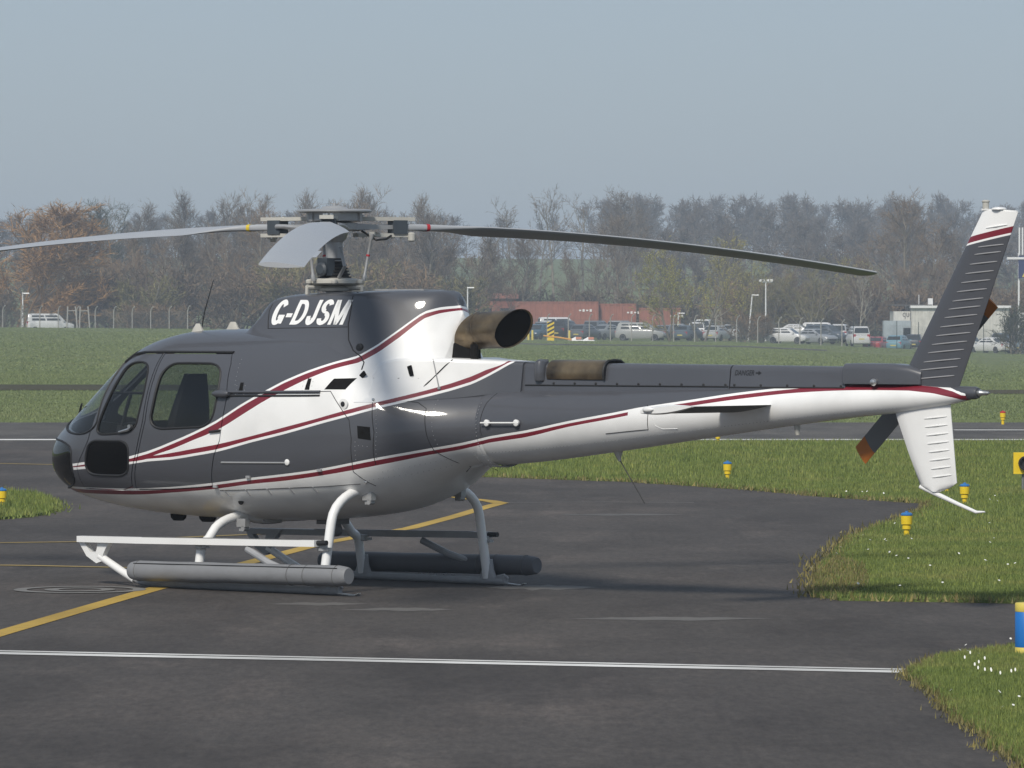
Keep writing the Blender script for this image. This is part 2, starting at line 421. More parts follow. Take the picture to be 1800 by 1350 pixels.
# ---- solid operations
def bool_mesh(a, b, op):
    oa = bpy.data.objects.new('tmp_a', a); ob = bpy.data.objects.new('tmp_b', b)
    COL.objects.link(oa); COL.objects.link(ob)
    md = oa.modifiers.new('b', 'BOOLEAN'); md.operation = op; md.solver = 'EXACT'; md.object = ob
    dg = bpy.context.evaluated_depsgraph_get()
    me = bpy.data.meshes.new_from_object(oa.evaluated_get(dg))
    bpy.data.objects.remove(oa); bpy.data.objects.remove(ob)
    return me
def solid(me, t):
    o = bpy.data.objects.new('tmp', me); COL.objects.link(o)
    md = o.modifiers.new('s', 'SOLIDIFY'); md.thickness = t; md.offset = -1; md.use_even_offset = False
    dg = bpy.context.evaluated_depsgraph_get()
    r = bpy.data.meshes.new_from_object(o.evaluated_get(dg)); bpy.data.objects.remove(o)
    return r
def shrink(poly, d):
    """offset a polygon inwards by d (negative: outwards)"""
    n = len(poly); area = sum(poly[i][0] * poly[(i + 1) % n][1] - poly[(i + 1) % n][0] * poly[i][1] for i in range(n))
    sg = 1 if area > 0 else -1; out = []
    for i in range(n):
        p0, p1, p2 = Vector(poly[i - 1]), Vector(poly[i]), Vector(poly[(i + 1) % n])
        a = (p1 - p0).normalized(); b = (p2 - p1).normalized()
        na = Vector((-a.y, a.x)) * sg; nb = Vector((-b.y, b.x)) * sg
        t = na + nb
        out.append(tuple(p1 + t * (d / max(.35, 1 + na.dot(nb)))))
    return out
def rounded(poly, it=2):
    for _ in range(it):
        o = []
        for i in range(len(poly)):
            p, q = poly[i], poly[(i + 1) % len(poly)]
            o += [(p[0] * .75 + q[0] * .25, p[1] * .75 + q[1] * .25), (p[0] * .25 + q[0] * .75, p[1] * .25 + q[1] * .75)]
        poly = o
    return poly
def prism_side(poly, side):
    return MB().prism_y(poly, *((-1.4, -.25) if side < 0 else (.25, 1.4))).mesh('tmp')
def prism_front(poly, x0, x1):
    mb = MB(); m = len(poly)
    v = [(x0, y, z) for y, z in poly] + [(x1, y, z) for y, z in poly]
    f = [tuple(range(m)), tuple(reversed(range(m, 2 * m)))] + [(k, k + m, (k + 1) % m + m, (k + 1) % m) for k in range(m)]
    return mb.add(v, f).mesh('tmp')

FRONT_DOOR = [(-2.13, 1.24), (-2.03, 1.50), (-1.93, 1.74), (-1.85, 1.90), (-1.76, 1.975), (-1.60, 2.0), (-1.325, 2.003), (-1.345, 1.783), (-1.395, 1.416), (-1.485, 1.12), (-1.625, .84), (-1.80, .80), (-2.35, .805), (-2.33, 1.0), (-2.22, 1.12)]
REAR_DOOR = [(-1.31, 2.003), (-.50, 2.003), (-.455, 1.91), (-.415, 1.621), (-.48, 1.258), (-.545, 1.136), (-.64, .86), (-1.17, .825), (-1.60, .815), (-1.465, 1.12), (-1.375, 1.416), (-1.325, 1.783)]
FRONT_WIN = [(-1.995, 1.36), (-1.88, 1.60), (-1.80, 1.78), (-1.74, 1.915), (-1.43, 1.925), (-1.40, 1.70), (-1.445, 1.50), (-1.50, 1.32), (-1.78, 1.30), (-1.985, 1.29)]
REAR_WIN = [(-1.325, 1.345), (-1.275, 1.60), (-1.235, 1.91), (-.90, 1.915), (-.545, 1.91), (-.525, 1.65), (-.585, 1.38), (-.90, 1.365)]
CHIN_WIN = [(-2.18, .94), (-2.17, 1.10), (-2.10, 1.235), (-1.85, 1.235), (-1.585, 1.24), (-1.575, 1.08), (-1.63, .94), (-1.90, .935)]
FRONT_WIN, REAR_WIN, CHIN_WIN = rounded(FRONT_WIN, 3), rounded(REAR_WIN, 3), rounded(CHIN_WIN, 3)
SCREEN = rounded([(-.035, 1.46), (-.035, 2.06), (-.36, 2.05), (-.61, 1.96), (-.765, 1.75), (-.84, 1.52), (-.865, 1.34), (-.80, 1.265), (-.4, 1.40)], 3)
CHIN_GLASS = rounded([(-.07, .88), (-.07, 1.225), (-.45, 1.235), (-.765, 1.21), (-.775, 1.05), (-.70, .87), (-.5, .80), (-.25, .80)], 2)

outer = body_mesh().mesh('outer'); shade(outer, 60)
shell = solid(outer, .028)
body = shell
for sd in (-1, 1):
    for poly in (FRONT_DOOR, REAR_DOOR):
        body = bool_mesh(body, prism_side(poly, sd), 'DIFFERENCE')
    mir = lambda p: [(-y if sd > 0 else y, z) for y, z in p]
    body = bool_mesh(body, prism_front(mir(SCREEN), -3.4, -1.80), 'DIFFERENCE')
    body = bool_mesh(body, prism_front(mir(CHIN_GLASS), -3.4, -2.2), 'DIFFERENCE')
shade(body, 40)
link_mesh('fuselage_shell', body, M_paint, heli)

BV = {}
def bvh(me): return BVHTree.FromPolygons([v.co[:] for v in me.vertices], [p.vertices[:] for p in me.polygons])
BV['body'] = bvh(outer)
def yon(x, z, key='body', side=-1, off=0.0):
    """point on the named skin at (x, z), seen from the side; off = distance proud of it"""
    h = BV[key].ray_cast(Vector((x, side * 3, z)), Vector((0, -side, 0)))
    if h[0] is None: return Vector((x, side * .2, z))
    n = h[1] if h[1].y * side > 0 else -h[1]
    return h[0] + n * off
def skin_tube(name, poly, rad, m, parent, key='body', side=-1, off=0.0, closed=True, seg=6, step=.04):
    pts = []
    P = list(poly) + ([poly[0]] if closed else [])
    for a, b in zip(P, P[1:]):
        n = max(1, int(math.dist(a, b) / step))
        for i in range(n):
            t = i / n; pts.append(yon(a[0] + (b[0] - a[0]) * t, a[1] + (b[1] - a[1]) * t, key, side, off))
    pts.append(yon(*P[-1], key, side, off))
    return MB().tube(pts, rad, seg).build(name, m, parent)

thin_out = solid(outer, .006)
def inset_skin(d, t):
    me = outer.copy(); nrm = [v.normal.copy() for v in me.vertices]
    for v, n in zip(me.vertices, nrm): v.co -= n * d
    return solid(me, t)
pane_shell = inset_skin(.006, .006)
door_shell = shell
for sd in (-1, 1):
    for name, poly, wins in (('front_door', FRONT_DOOR, (FRONT_WIN, CHIN_WIN)), ('rear_door', REAR_DOOR, (REAR_WIN,))):
        d = bool_mesh(door_shell, prism_side(shrink(poly, .009), sd), 'INTERSECT')
        for w in wins: d = bool_mesh(d, prism_side(w, sd), 'DIFFERENCE')
        shade(d, 40)
        door = link_mesh(name, d, M_paint, heli)
        for w in wins:
            pane = bool_mesh(pane_shell, prism_side(shrink(w, .001), sd), 'INTERSECT'); shade(pane, 40)
            link_mesh('window_pane', pane, M_tint if w is CHIN_WIN else M_glass, door)
            skin_tube('window_seal', shrink(w, -.002), .011, M_black, door, side=sd, off=-.002)
        if name == 'front_door':
            h = yon(-1.57, 1.335, side=sd, off=.02)
            mb = MB(); mb.tube([h + Vector((-.10, 0, -.02)), h, h + Vector((.03, 0, .01))], [.009, .014, .012], 8)
            mb.lathe([(.0, -.02), (.018, -.02), (.018, .012), (.010, .02)], h + Vector((.04, 0, .03)), 12, axis='Y')
            mb.build('door_handle', M_steel, door)
            # sliding pane frame of the door window
            fr = MB()
            a = [yon(x, z, side=sd, off=-.02) for x, z in ((-1.86, 1.66), (-1.65, 1.66), (-1.42, 1.66))]
            fr.tube(a, .014, 6)
            a = [yon(x, z, side=sd, off=-.02) for x, z in ((-1.60, 1.65), (-1.68, 1.37))]; fr.tube(a, .016, 6)
            a = [yon(x, z, side=sd, off=-.02) for x, z in ((-1.95, 1.40), (-1.70, 1.385), (-1.49, 1.39))]; fr.tube(a, .008, 6)
            a = [yon(x, z, side=sd, off=-.02) for x, z in ((-1.84, 1.645), (-1.94, 1.42))]; fr.tube(a, .013, 6)
            fr.build('sliding_pane_frame', M_black, door)
        else:
            h = yon(-.52, 1.345, side=sd, off=.012)
            MB().tube([h + Vector((-.07, 0, -.012)), h + Vector((.05, 0, .0))], [.011, .012], 8).build('door_handle', M_black, door)
    for nm, poly, x1, mm in (('windscreen', SCREEN, -1.80, M_screen), ('chin_window', CHIN_GLASS, -2.2, M_tint)):
        pp = [(-y if sd > 0 else y, z) for y, z in poly]
        p = bool_mesh(pane_shell, prism_front(shrink(pp, .001), -3.4, x1), 'INTERSECT'); shade(p, 40)
        w = link_mesh(nm, p, mm, heli)
        pts = []
        for a, b in zip(pp, pp[1:] + pp[:1]):
            for t in (0, .5):
                y, z = a[0] + (b[0] - a[0]) * t, a[1] + (b[1] - a[1]) * t
                h = BV['body'].ray_cast(Vector((-5, y, z)), Vector((1, 0, 0)))
                if h[0] is not None: pts.append(h[0])
        MB().tube(pts + pts[:1], .010, 6).build('window_seal', M_black, w)
    # gutter over the doors
    skin_tube('rain_gutter', [(-1.86, 1.915), (-1.76, 1.985), (-1.6, 2.003), (-1.3, 2.008), (-.49, 2.008)], .012, M_black, heli, side=sd, off=.004, closed=False)

# ---- cabin inside
cab = empty('cabin_interior'); cab.parent = heli
cab_mb = MB(); cab_mb.box((-1.0, 0, .74), (1.9, 1.20, .04)); cab_mb.build('cabin_floor', M_interior, cab)
MB().loft([[(x, y * .93, 1.2 + (z - 1.2) * .92) for _, y, z in ring_super(-.05, *body_at(-.05), m=36)] for x in (-.05, -.01)]).build('rear_bulkhead', M_interior, cab)
def seat(x, y, wide=.50, name='front_seat', tall=.80):
    s = MB()
    for (zx, zz, w, d, h, rot) in ((0, 1.02, wide, .46, .14, 0), (.26, 1.02 + tall / 2, wide * .96, .15, tall, .20)):
        rings = []
        for i, t in enumerate(np.linspace(0, 1, 7)):
            k = 1 - .12 * abs(2 * t - 1) ** 3 if rot == 0 else 1 - .95 * max(0, t - .42) ** 1.25 - .1 * (1 - t) ** 4
            hw, hd = w / 2 * k, d / 2 * k
            cx = x + zx + rot * (t - .5) * h; cz = zz - h / 2 + h * t
            rings.append([(cx + hd * math.copysign(abs(math.cos(a)) ** .6, math.cos(a)), y + hw * math.copysign(abs(math.sin(a)) ** .6, math.sin(a)), cz) for a in np.linspace(0, 2 * math.pi, 17)[:-1]])
        s.loft(rings)
    s.box((x, y, .84), (.34, wide * .8, .2))
    return s.build(name, M_seat, cab)
for y in (-.42, .42): seat(-1.58, y)
for y in (-.58, -.2, .2, .58): seat(-.42, y, .36, 'rear_seat', .66)
ip = MB(); ip.loft([[(-2.12, .14 * sx, z0) for sx, z0 in ((-1, .8), (1, .8), (1.1, 1.2), (-1.1, 1.2))], [(-1.86, .14 * sx, z0) for sx, z0 in ((-1, .8), (1, .8), (1, 1.05), (-1, 1.05))]])
ip.loft([[(-2.30, y, z) for y, z in ((-.34, 1.18), (.34, 1.18), (.30, 1.36), (-.30, 1.36))], [(-2.02, y, z) for y, z in ((-.36, 1.14), (.36, 1.14), (.34, 1.40), (-.34, 1.40))]])
ip.build('instrument_panel', M_seat, cab)
st = MB(); st.tube([(-1.65, -.42, .76), (-1.60, -.42, .95), (-1.56, -.42, 1.22)], .016, 8); st.tube([(-1.56, -.42, 1.2), (-1.55, -.42, 1.32)], .026, 8); st.build('control_stick', M_black, cab)

# ---- tail boom, shaft cover, fairings
bm_ = boom_mesh(); boom = bm_.build('tail_boom', M_paint, heli, angle=60); BV['boom'] = bvh(boom.data)
ring = MB(); ring.loft([[(x, y * k, 1.40 + (z - 1.40) * k) for _, y, z in ring_super(x, *[pchip([1.9, 1.95], [a, b], [x])[0] for a, b in zip((1.06, 1.735, 1.40, .375, 2, 2), (1.06, 1.735, 1.4, .372, 2, 2))], m=48)] for x, k in ((1.80, 1.0), (1.815, 1.008), (1.93, 1.008), (1.945, 1.0))], cap=False)
ring.build('boom_joint_band', M_paint, boom, angle=60)
fair = fairing_mesh().build('rear_deck_fairing', M_paint, heli); BV['fairing'] = bvh(fair.data)
cover = cover_mesh(2.16, 4.355).build('driveshaft_cover', M_grey, heli); BV['cover'] = bvh(cover.data)
cover2 = cover_mesh(4.367, 5.50).build('driveshaft_cover', M_grey, heli); BV['cover2'] = bvh(cover2.data)
for cv, key, x0, x1 in ((cover, 'cover', 2.55, 4.32), (cover2, 'cover2', 4.41, 5.46)):
    n = int((x1 - x0) / .22)
    for i in range(n + 1):
        p = yon(x0 + (x1 - x0) * i / n, 1.765, key, off=.001)
        MB().lathe([(.011, -.004), (.011, .003), (.006, .006)], p, 10, axis='Y', rot=Matrix.Rotation(math.pi, 3, 'Z')).build('fastener', M_black, cv)
    skin_tube('hinge_line', [(x0 - .3 if key == 'cover' else 4.37, 1.748), (x1 + .03, 1.752)], .007, M_black, cv, key=key, closed=False, off=.001)
# oil cooler intake hump and the heat-stained outlet scoop cut into the cover
hump = MB(); hump.loft([[(2.40 + .055 * math.sin(a) * k, -.105 - .075 * max(0, math.cos(a)) * k if True else 0, z) for a in np.linspace(-math.pi / 2, math.pi / 2, 13)] + [(2.40 + .05, -.08, z), (2.40 - .05, -.08, z)] for z, k in ((1.785, .95), (1.80, 1), (1.91, 1), (1.945, .85), (1.962, .45))])
hump.build('cooler_intake_hump', M_grey, cover)
scoop = MB()
arc = [(-.142, 1.80), (-.150, 1.84), (-.145, 1.89), (-.12, 1.93), (-.08, 1.952), (0, 1.958), (.08, 1.952), (.12, 1.93), (.145, 1.89)]
inn = [(y * .93, z - .006) for y, z in arc]
scoop.loft([[(x, y, z) for y, z in arc] + [(x, y, z) for y, z in reversed(inn)] for x in (2.48, 2.75, 3.08)])
scoop.build('cooler_outlet_scoop', M_exh, cover)
lip = MB(); lip.tube([(3.085, y, z) for y, z in arc], .011, 8); lip.build('scoop_lip', M_black, cover)
gb = MB(); gb.loft([boxy_ring(x, zt, yt, 1.785, yt, .05) for x, zt, yt in ((5.47, 1.935, .10), (5.49, 1.945, .118), (5.6, 1.948, .122), (5.95, 1.945, .115), (6.10, 1.93, .09), (6.2, 1.90, .06))])
gb.build('tail_gearbox_fairing', M_grey, heli)
ln = MB(); ln.lathe([(.0, 0), (.026, 0), (.03, .012), (.022, .03), (.010, .034)], (5.80, -.122, 1.80), 16, axis='Y', rot=Matrix.Rotation(math.pi, 3, 'Z')); ln.build('fairing_fastener', M_steel, heli)
sg = MB(); sg.lathe([(.045, -.02), (.052, .05), (.05, .2), (.042, .225), (.030, .228)], (6.48, 0, 1.722), 20, axis='X'); sg.build('tail_cone', M_grey, heli)
tl = MB(); tl.lathe([(.026, 0), (.028, .02), (.020, .03), (.017, .075), (.012, .095), (.004, .10)], (6.708, 0, 1.722), 16, axis='X'); tl.build('tail_light', M_steel, heli)

# ---- engine cowling with registration
cw = cowl_mesh().mesh('cowl'); BV['cowl'] = bvh(cw)
cw2 = bool_mesh(solid(cw, .012), MB().prism_y([(1.345, 1.70), (1.325, 1.98), (1.33, 2.10), (1.355, 2.19), (1.395, 2.245), (1.45, 2.265), (1.6, 2.27), (1.6, 1.70)], -.6, .6).mesh('tmp'), 'DIFFERENCE')
shade(cw2, 50)
cowl = link_mesh('engine_cowling', cw2, M_paint, heli)
skin_tube('cowling_seam', [(.545, 2.52), (.585, 2.40), (.60, 2.25), (.66, 2.12), (.75, 2.03), (.84, 1.98), (.89, 1.93), (.90, 1.87)], .0055, M_seam, cowl, key='cowl', closed=False)
skin_tube('cowling_seam', [(-.37, 2.46), (-.39, 2.36), (-.36, 2.27), (-.33, 2.215)], .004, M_seam, cowl, key='cowl', closed=False)
skin_tube('cowling_seam', [(-.33, 2.213), (0, 2.218), (.3, 2.222), (.60, 2.228)], .0035, M_seam, cowl, key='cowl', closed=False)
lt = MB(); c = yon(.80, 2.055, 'cowl', off=.0); lt.lathe([(.0, -.01), (.034, -.01), (.034, .012), (.026, .02), (.012, .022)], c, 16, axis='Y', rot=Matrix.Rotation(math.pi, 3, 'Z')); lt.build('cowling_latch', M_black, cowl)
topvent = MB()
topvent.box((.85, 0, 2.541), (.55, .26, .012)); topvent.build('intake_screen', M_alloy, cowl, smooth=False)

def decal(name, me, m, parent, key, off=.002, side=-1):
    """lay a flat mesh drawn in (x, z) onto a skin"""
    bm = bmesh.new(); bm.from_mesh(me)
    zs = [v.co.z for v in bm.verts]; xs = [v.co.x for v in bm.verts]
    for z in np.linspace(min(zs), max(zs), 10)[1:-1]:
        bmesh.ops.bisect_plane(bm, geom=bm.verts[:] + bm.edges[:] + bm.faces[:], plane_co=(0, 0, z), plane_no=(0, 0, 1))
    for x in np.linspace(min(xs), max(xs), 8)[1:-1]:
        bmesh.ops.bisect_plane(bm, geom=bm.verts[:] + bm.edges[:] + bm.faces[:], plane_co=(x, 0, 0), plane_no=(1, 0, 0))
    for v in bm.verts: v.co = yon(v.co.x, v.co.z, key, side, off)
    bm.to_mesh(me); bm.free()
    return link_mesh(name, me, m, parent)
def text_mesh(txt, x0, x1, z0, z1, shear=0.0, bold=.0, spacing=1.0):
    cu = bpy.data.curves.new('t', 'FONT'); cu.body = txt; cu.shear = shear; cu.offset = bold; cu.space_character = spacing; cu.resolution_u = 4
    o = bpy.data.objects.new('t', cu); COL.objects.link(o)
    me = bpy.data.meshes.new_from_object(o.evaluated_get(bpy.context.evaluated_depsgraph_get())); bpy.data.objects.remove(o)
    co = np.array([v.co[:] for v in me.vertices]); a, b = co.min(0), co.max(0)
    for v in me.vertices:
        v.co = ((v.co.x - a[0]) / (b[0] - a[0]) * (x1 - x0) + x0, 0, (v.co.y - a[1]) / (b[1] - a[1]) * (z1 - z0) + z0)
    return me
# heavy italic capitals as flat outlines: (polygon, x advance), unit height 1
def arc_band(cx, cy, rx, ry, a0, a1, w, n=14):
    o = [(cx + rx * math.cos(lerp(a0, a1, i / n)), cy + ry * math.sin(lerp(a0, a1, i / n))) for i in range(n + 1)]
    q = [(cx + (rx - w) * math.cos(lerp(a0, a1, i / n)), cy + (ry - w * .8) * math.sin(lerp(a0, a1, i / n))) for i in range(n, -1, -1)]
    return o + q
def lerp(a, b, t): return a + (b - a) * t
PI = math.pi; W = .235
GLYPH = {
 'G': ([arc_band(.33, .5, .33, .52, .20 * PI, 1.78 * PI, W, 26), [(.34, .40), (.66, .40), (.66, .04), (.52, .04), (.50, .18), (.47, .25), (.34, .25)]], .74),
 '-': ([[(.0, .30), (.30, .30), (.30, .46), (.0, .46)]], .38),
 'D': ([[(0, 0), (.19, 0), (.19, 1), (0, 1)], [(.18, 0), (.32, 0)] + [(.30 + .34 * math.cos(a), .5 + .5 * math.sin(a)) for a in np.linspace(-PI / 2, PI / 2, 15)] + [(.18, 1), (.18, .84), (.28, .84)] + [(.28 + .17 * math.cos(a), .5 + .34 * math.sin(a)) for a in np.linspace(PI / 2, -PI / 2, 15)] + [(.18, .16)]], .72),
 'J': ([[(.30, .28), (.49, .28), (.49, 1), (.30, 1)], arc_band(.245, .28, .245, .30, PI, 2 * PI, W - .01, 12), [(0, .27), (.19, .27), (.19, .36), (0, .34)]], .57),
 'S': ([arc_band(.30, .735, .29, .285, .10 * PI, 1.5 * PI, W - .02, 16), arc_band(.30, .265, .30, .285, -1.0 * PI + .06, .5 * PI, W - .02, 16)], .67),
 'M': ([[(0, 0), (.17, 0), (.17, 1), (0, 1)], [(.62, 0), (.79, 0), (.79, 1), (.62, 1)], [(.0, 1), (.23, 1), (.48, 0), (.31, 0)], [(.56, 1), (.79, 1), (.48, 0), (.31, 0)]], .80),
}
def glyph_text(txt, x0, x1, z0, z1, shear=.18):
    adv = sum(GLYPH[c][1] for c in txt); k = (x1 - x0 - shear * (z1 - z0)) / adv; h = z1 - z0
    out = []; cx = x0
    for c in txt:
        mb = MB()
        for i, poly in enumerate(GLYPH[c][0]):
            mb.add([(cx + p[0] * k + shear * p[1] * h, 0, z0 + p[1] * h) for p in poly], [tuple(range(len(poly)))])
        out.append(mb); cx += GLYPH[c][1] * k
    return out
for mb in glyph_text('G-DJSM', -.345, .585, 2.245, 2.455, .2):
    me = bpy.data.meshes.new('letter'); me.from_pydata(mb.v, [], mb.f)
    bm = bmesh.new(); bm.from_mesh(me); bmesh.ops.triangulate(bm, faces=bm.faces, ngon_method='EAR_CLIP')
    for i, v in enumerate(bm.verts): pass
    bm.to_mesh(me); bm.free()
    decal('registration_letter', me, M_letter, cowl, 'cowl', .003)
decal('danger_lettering', text_mesh('DANGER', 4.405, 4.60, 1.842, 1.886, .2, .02), M_letterd, cover2, 'cover2', .001)
am = MB(); am.add([(4.613, 0, 1.857), (4.64, 0, 1.857), (4.64, 0, 1.844), (4.672, 0, 1.863), (4.64, 0, 1.882), (4.64, 0, 1.869), (4.613, 0, 1.869)], [tuple(range(7))])
decal('danger_arrow', am.mesh('arrow'), M_letterd, cover2, 'cover2', .001)

# ---- exhaust
ex = MB()
def ring_c(c, r, ax, seg=28, sq=1.0):
    ax = Vector(ax).normalized(); u = ax.cross(Vector((0, 0, 1))).normalized(); w = u.cross(ax)
    return [tuple(Vector(c) + u * math.cos(a) * r + w * math.sin(a) * r * sq) for a in np.linspace(0, 2 * math.pi, seg + 1)[:-1]]
path = [((1.20, 0, 2.10), .14, (1, 0, 0)), ((1.38, 0, 2.10), .135, (1, 0, .05)), ((1.46, 0, 2.11), .118, (1, 0, .15)), ((1.53, 0, 2.14), .122, (1, 0, .32)), ((1.61, 0, 2.185), .148, (1, 0, .25)), ((1.70, 0, 2.20), .153, (1, 0, .06)), ((1.92, 0, 2.208), .158, (1, 0, .02))]
rings = [ring_c(*p) for p in path]
# the outlet is cut on a slant: its top reaches further aft
end = [(x + .09 + 0.085 * (z - 2.215) / .155 + .055 * y / .155, y * 1.03, 2.222 + (z - 2.215) * 1.04) for x, y, z in rings[-1]]
inn = [(x - .004, y * .95, 2.215 + (z - 2.215) * .95) for x, y, z in end]
deep = [(x - .45, y * .93, z - .02) for x, y, z in inn]
ex.loft(rings + [end, inn, deep], cap=True)
pipe = ex.build('exhaust_pipe', M_exh, heli, angle=50)
lin = MB(); lin.loft([[(x - .012, y * .985, 2.217 + (z - 2.217) * .985) for x, y, z in inn], [(x + .02, y * .97, z) for x, y, z in deep]], cap=True); lin.build('soot_liner', M_dark, pipe)
clamp = MB(); clamp.loft([ring_c((x, 0, 2.12 + k), r, (1, 0, .08)) for x, r, k in ((1.415, .125, -.018), (1.42, .145, -.018), (1.44, .145, -.016), (1.445, .122, -.016))]); clamp.build('exhaust_clamp', M_alloy, pipe)
clamp = MB(); clamp.loft([ring_c((x, 0, z), r, (1, 0, .24)) for x, z, r in ((1.645, 2.195, .151), (1.65, 2.196, .157), (1.665, 2.20, .157), (1.67, 2.2, .151))]); clamp.build('exhaust_clamp', M_exh, pipe)
ped = MB(); ped.loft([boxy_ring(x, 2.10, yt, 1.93, yt * 1.15, .03) for x, yt in ((1.34, .15), (1.44, .14), (1.53, .10), (1.60, .05))]); ped.build('exhaust_pedestal', M_dark, heli)
MB().loft([[(x, y * .955, z - .02) for _, y, z in cowl_ring(x)] for x in np.linspace(.9, 1.315, 8)]).build('dark_bay_filler', M_dark, heli)  # solid dark filler stands in for the shade inside the cowling
dr = MB(); dr.tube([(1.66, -.10, 2.08), (1.67, -.11, 2.0), (1.68, -.12, 1.95)], .035, 10); dr.build('drain_cup', M_dark, heli)

# ---- fins
def fin_mesh(sections, n=10):
    mb = MB(); rings = []
    for z0, xl, zl, xt, zt, th in sections:
        r = []
        for i in range(n + 1):
            t = i / n; k = th * 1.4 * math.sqrt(max(0, t)) * (1 - t) ** .8 * 1.15 + .003
            r.append((xl + (xt - xl) * t, -k, zl + (zt - zl) * t))
        for i in range(n, -1, -1):
            t = i / n; k = th * 1.4 * math.sqrt(max(0, t)) * (1 - t) ** .8 * 1.15 + .003
            r.append((xl + (xt - xl) * t, k, zl + (zt - zl) * t))
        rings.append(r)
    mb.loft(rings); return mb
FB = ((5.96, 1.78), (6.50, 1.70)); FT = ((6.756, 3.140), (7.08, 3.122))
def fin_pt(sv, c):   # sv along the span, c along the chord
    a = (lerp(FB[0][0], FT[0][0], sv), lerp(FB[0][1], FT[0][1], sv)); b = (lerp(FB[1][0], FT[1][0], sv), lerp(FB[1][1], FT[1][1], sv))
    return lerp(a[0], b[0], c), lerp(a[1], b[1], c)
secs = []
for t in np.linspace(0, 1, 9):
    (xl, zl), (xt, zt) = fin_pt(t, 0), fin_pt(t, 1); secs.append((0, xl, zl, xt, zt, .062 - .022 * t))
M_fin = bpy.data.materials.new('fin_paint'); M_fin.use_nodes = True
def _fin():
    nt = M_fin.node_tree; N = nt.nodes; L = nt.links; b = N['Principled BSDF']
    tc = N.new('ShaderNodeTexCoord'); sp = N.new('ShaderNodeSeparateXYZ'); L.new(tc.outputs['Object'], sp.inputs[0])
    k = N.new('ShaderNodeMath'); k.operation = 'MULTIPLY_ADD'; k.inputs[1].default_value = -.20; L.new(sp.outputs['X'], k.inputs[0]); L.new(sp.outputs['Z'], k.inputs[2])
    r = N.new('ShaderNodeValToRGB'); r.color_ramp.interpolation = 'CONSTANT'; e = r.color_ramp.elements
    mr = N.new('ShaderNodeMapRange'); mr.inputs[1].default_value = 1.0; mr.inputs[2].default_value = 2.0; L.new(k.outputs[0], mr.inputs[0]); L.new(mr.outputs[0], r.inputs[0])
    e[0].position = 0; e[0].color = (*GREY, 1); e[1].position = .541; e[1].color = (*WHITE, 1)
    x = e.new(.555); x.color = (*MAROON, 1); x = e.new(.602); x.color = (*WHITE, 1)
    L.new(r.outputs[0], b.inputs['Base Color']); b.inputs['Roughness'].default_value = .42; b.inputs['Coat Weight'].default_value = .15
_fin()
fin = fin_mesh(secs).build('tail_fin', M_fin, heli, angle=50); BV['fin'] = bvh(fin.data)
def rib(x0, z0, x1, z1, key, parent, m):
    a = yon(x0, z0, key, off=.002); b = yon(x1, z1, key, off=.002); mid = yon((x0 + x1) / 2, (z0 + z1) / 2, key, off=.005)
    return MB().tube([a, a.lerp(mid, .25), mid, b.lerp(mid, .25), b], [.003, .0052, .0054, .0052, .003], 8).build('stiffener_rib', m, parent)
M_rib = mat('rib_glint_grey', (.30, .30, .31), .35, coat=.4)  # pale grey puts the sunlit glint of the dark-painted ribs into their colour
ylist = [220, 250, 290, 328, 365, 402, 440, 473, 508, 546, 582, 618, 652, 690, 723, 760]
for y in ylist:
    t = (y - 220) / (762 - 220.)
    rib(lerp(6.698, 6.112, t) + .03, lerp(2.852, 1.822, t), lerp(6.951, 6.492, t), lerp(2.873, 1.853, t), 'fin', fin, M_rib)
rib(6.80, 3.00, 6.99, 3.025, 'fin', fin, M_fin)
tp = MB(); tp.loft([[(x, y, z) for x, y, z in ((6.75, -.022, z0), (6.79, -.026, z0), (7.07, -.008, z0 - .018), (7.07, .008, z0 - .018), (6.79, .026, z0), (6.75, .022, z0))] for z0 in (3.137, 3.150)]); tp.build('fin_cap', M_white, fin)
bc = MB(); bc.lathe([(.026, 0), (.026, .05), (.032, .055), (.032, .062), (.02, .07)], (6.775, 0, 3.148), 16); bc.build('beacon_light', M_cream, heli)
ng = MB(); ng.lathe([(.06, 0), (.055, .012), (.03, .02)], (6.90, 0, 3.142), 20); ng.build('antenna_puck', M_white, fin)
# lower fin
LF = [(5.905, 1.60, 6.44, 1.66), (5.935, 1.517, 6.45, 1.56), (6.04, 1.26, 6.478, 1.29), (6.16, .99, 6.505, 1.02), (6.20, .973, 6.45, .985), (6.28, .95, 6.34, .945)]
lf = fin_mesh([(0, a, b, c, d, .045) for a, b, c, d in LF]).build('lower_fin', M_white, heli, angle=50); BV['lfin'] = bvh(lf.data)
for i in range(8):
    t = i / 7.; rib(lerp(6.215, 6.295, t), lerp(1.517, 1.06, t), lerp(6.418, 6.463, t), lerp(1.538, 1.083, t), 'lfin', lf, M_white)
tsk = MB(); tsk.tube([(6.155, 0, .985), (6.30, 0, .935), (6.50, 0, .862), (6.69, 0, .797), (6.77, 0, .802)], [.016, .02, .016, .013, .006], 10); tsk.build('tail_skid', M_white, heli)
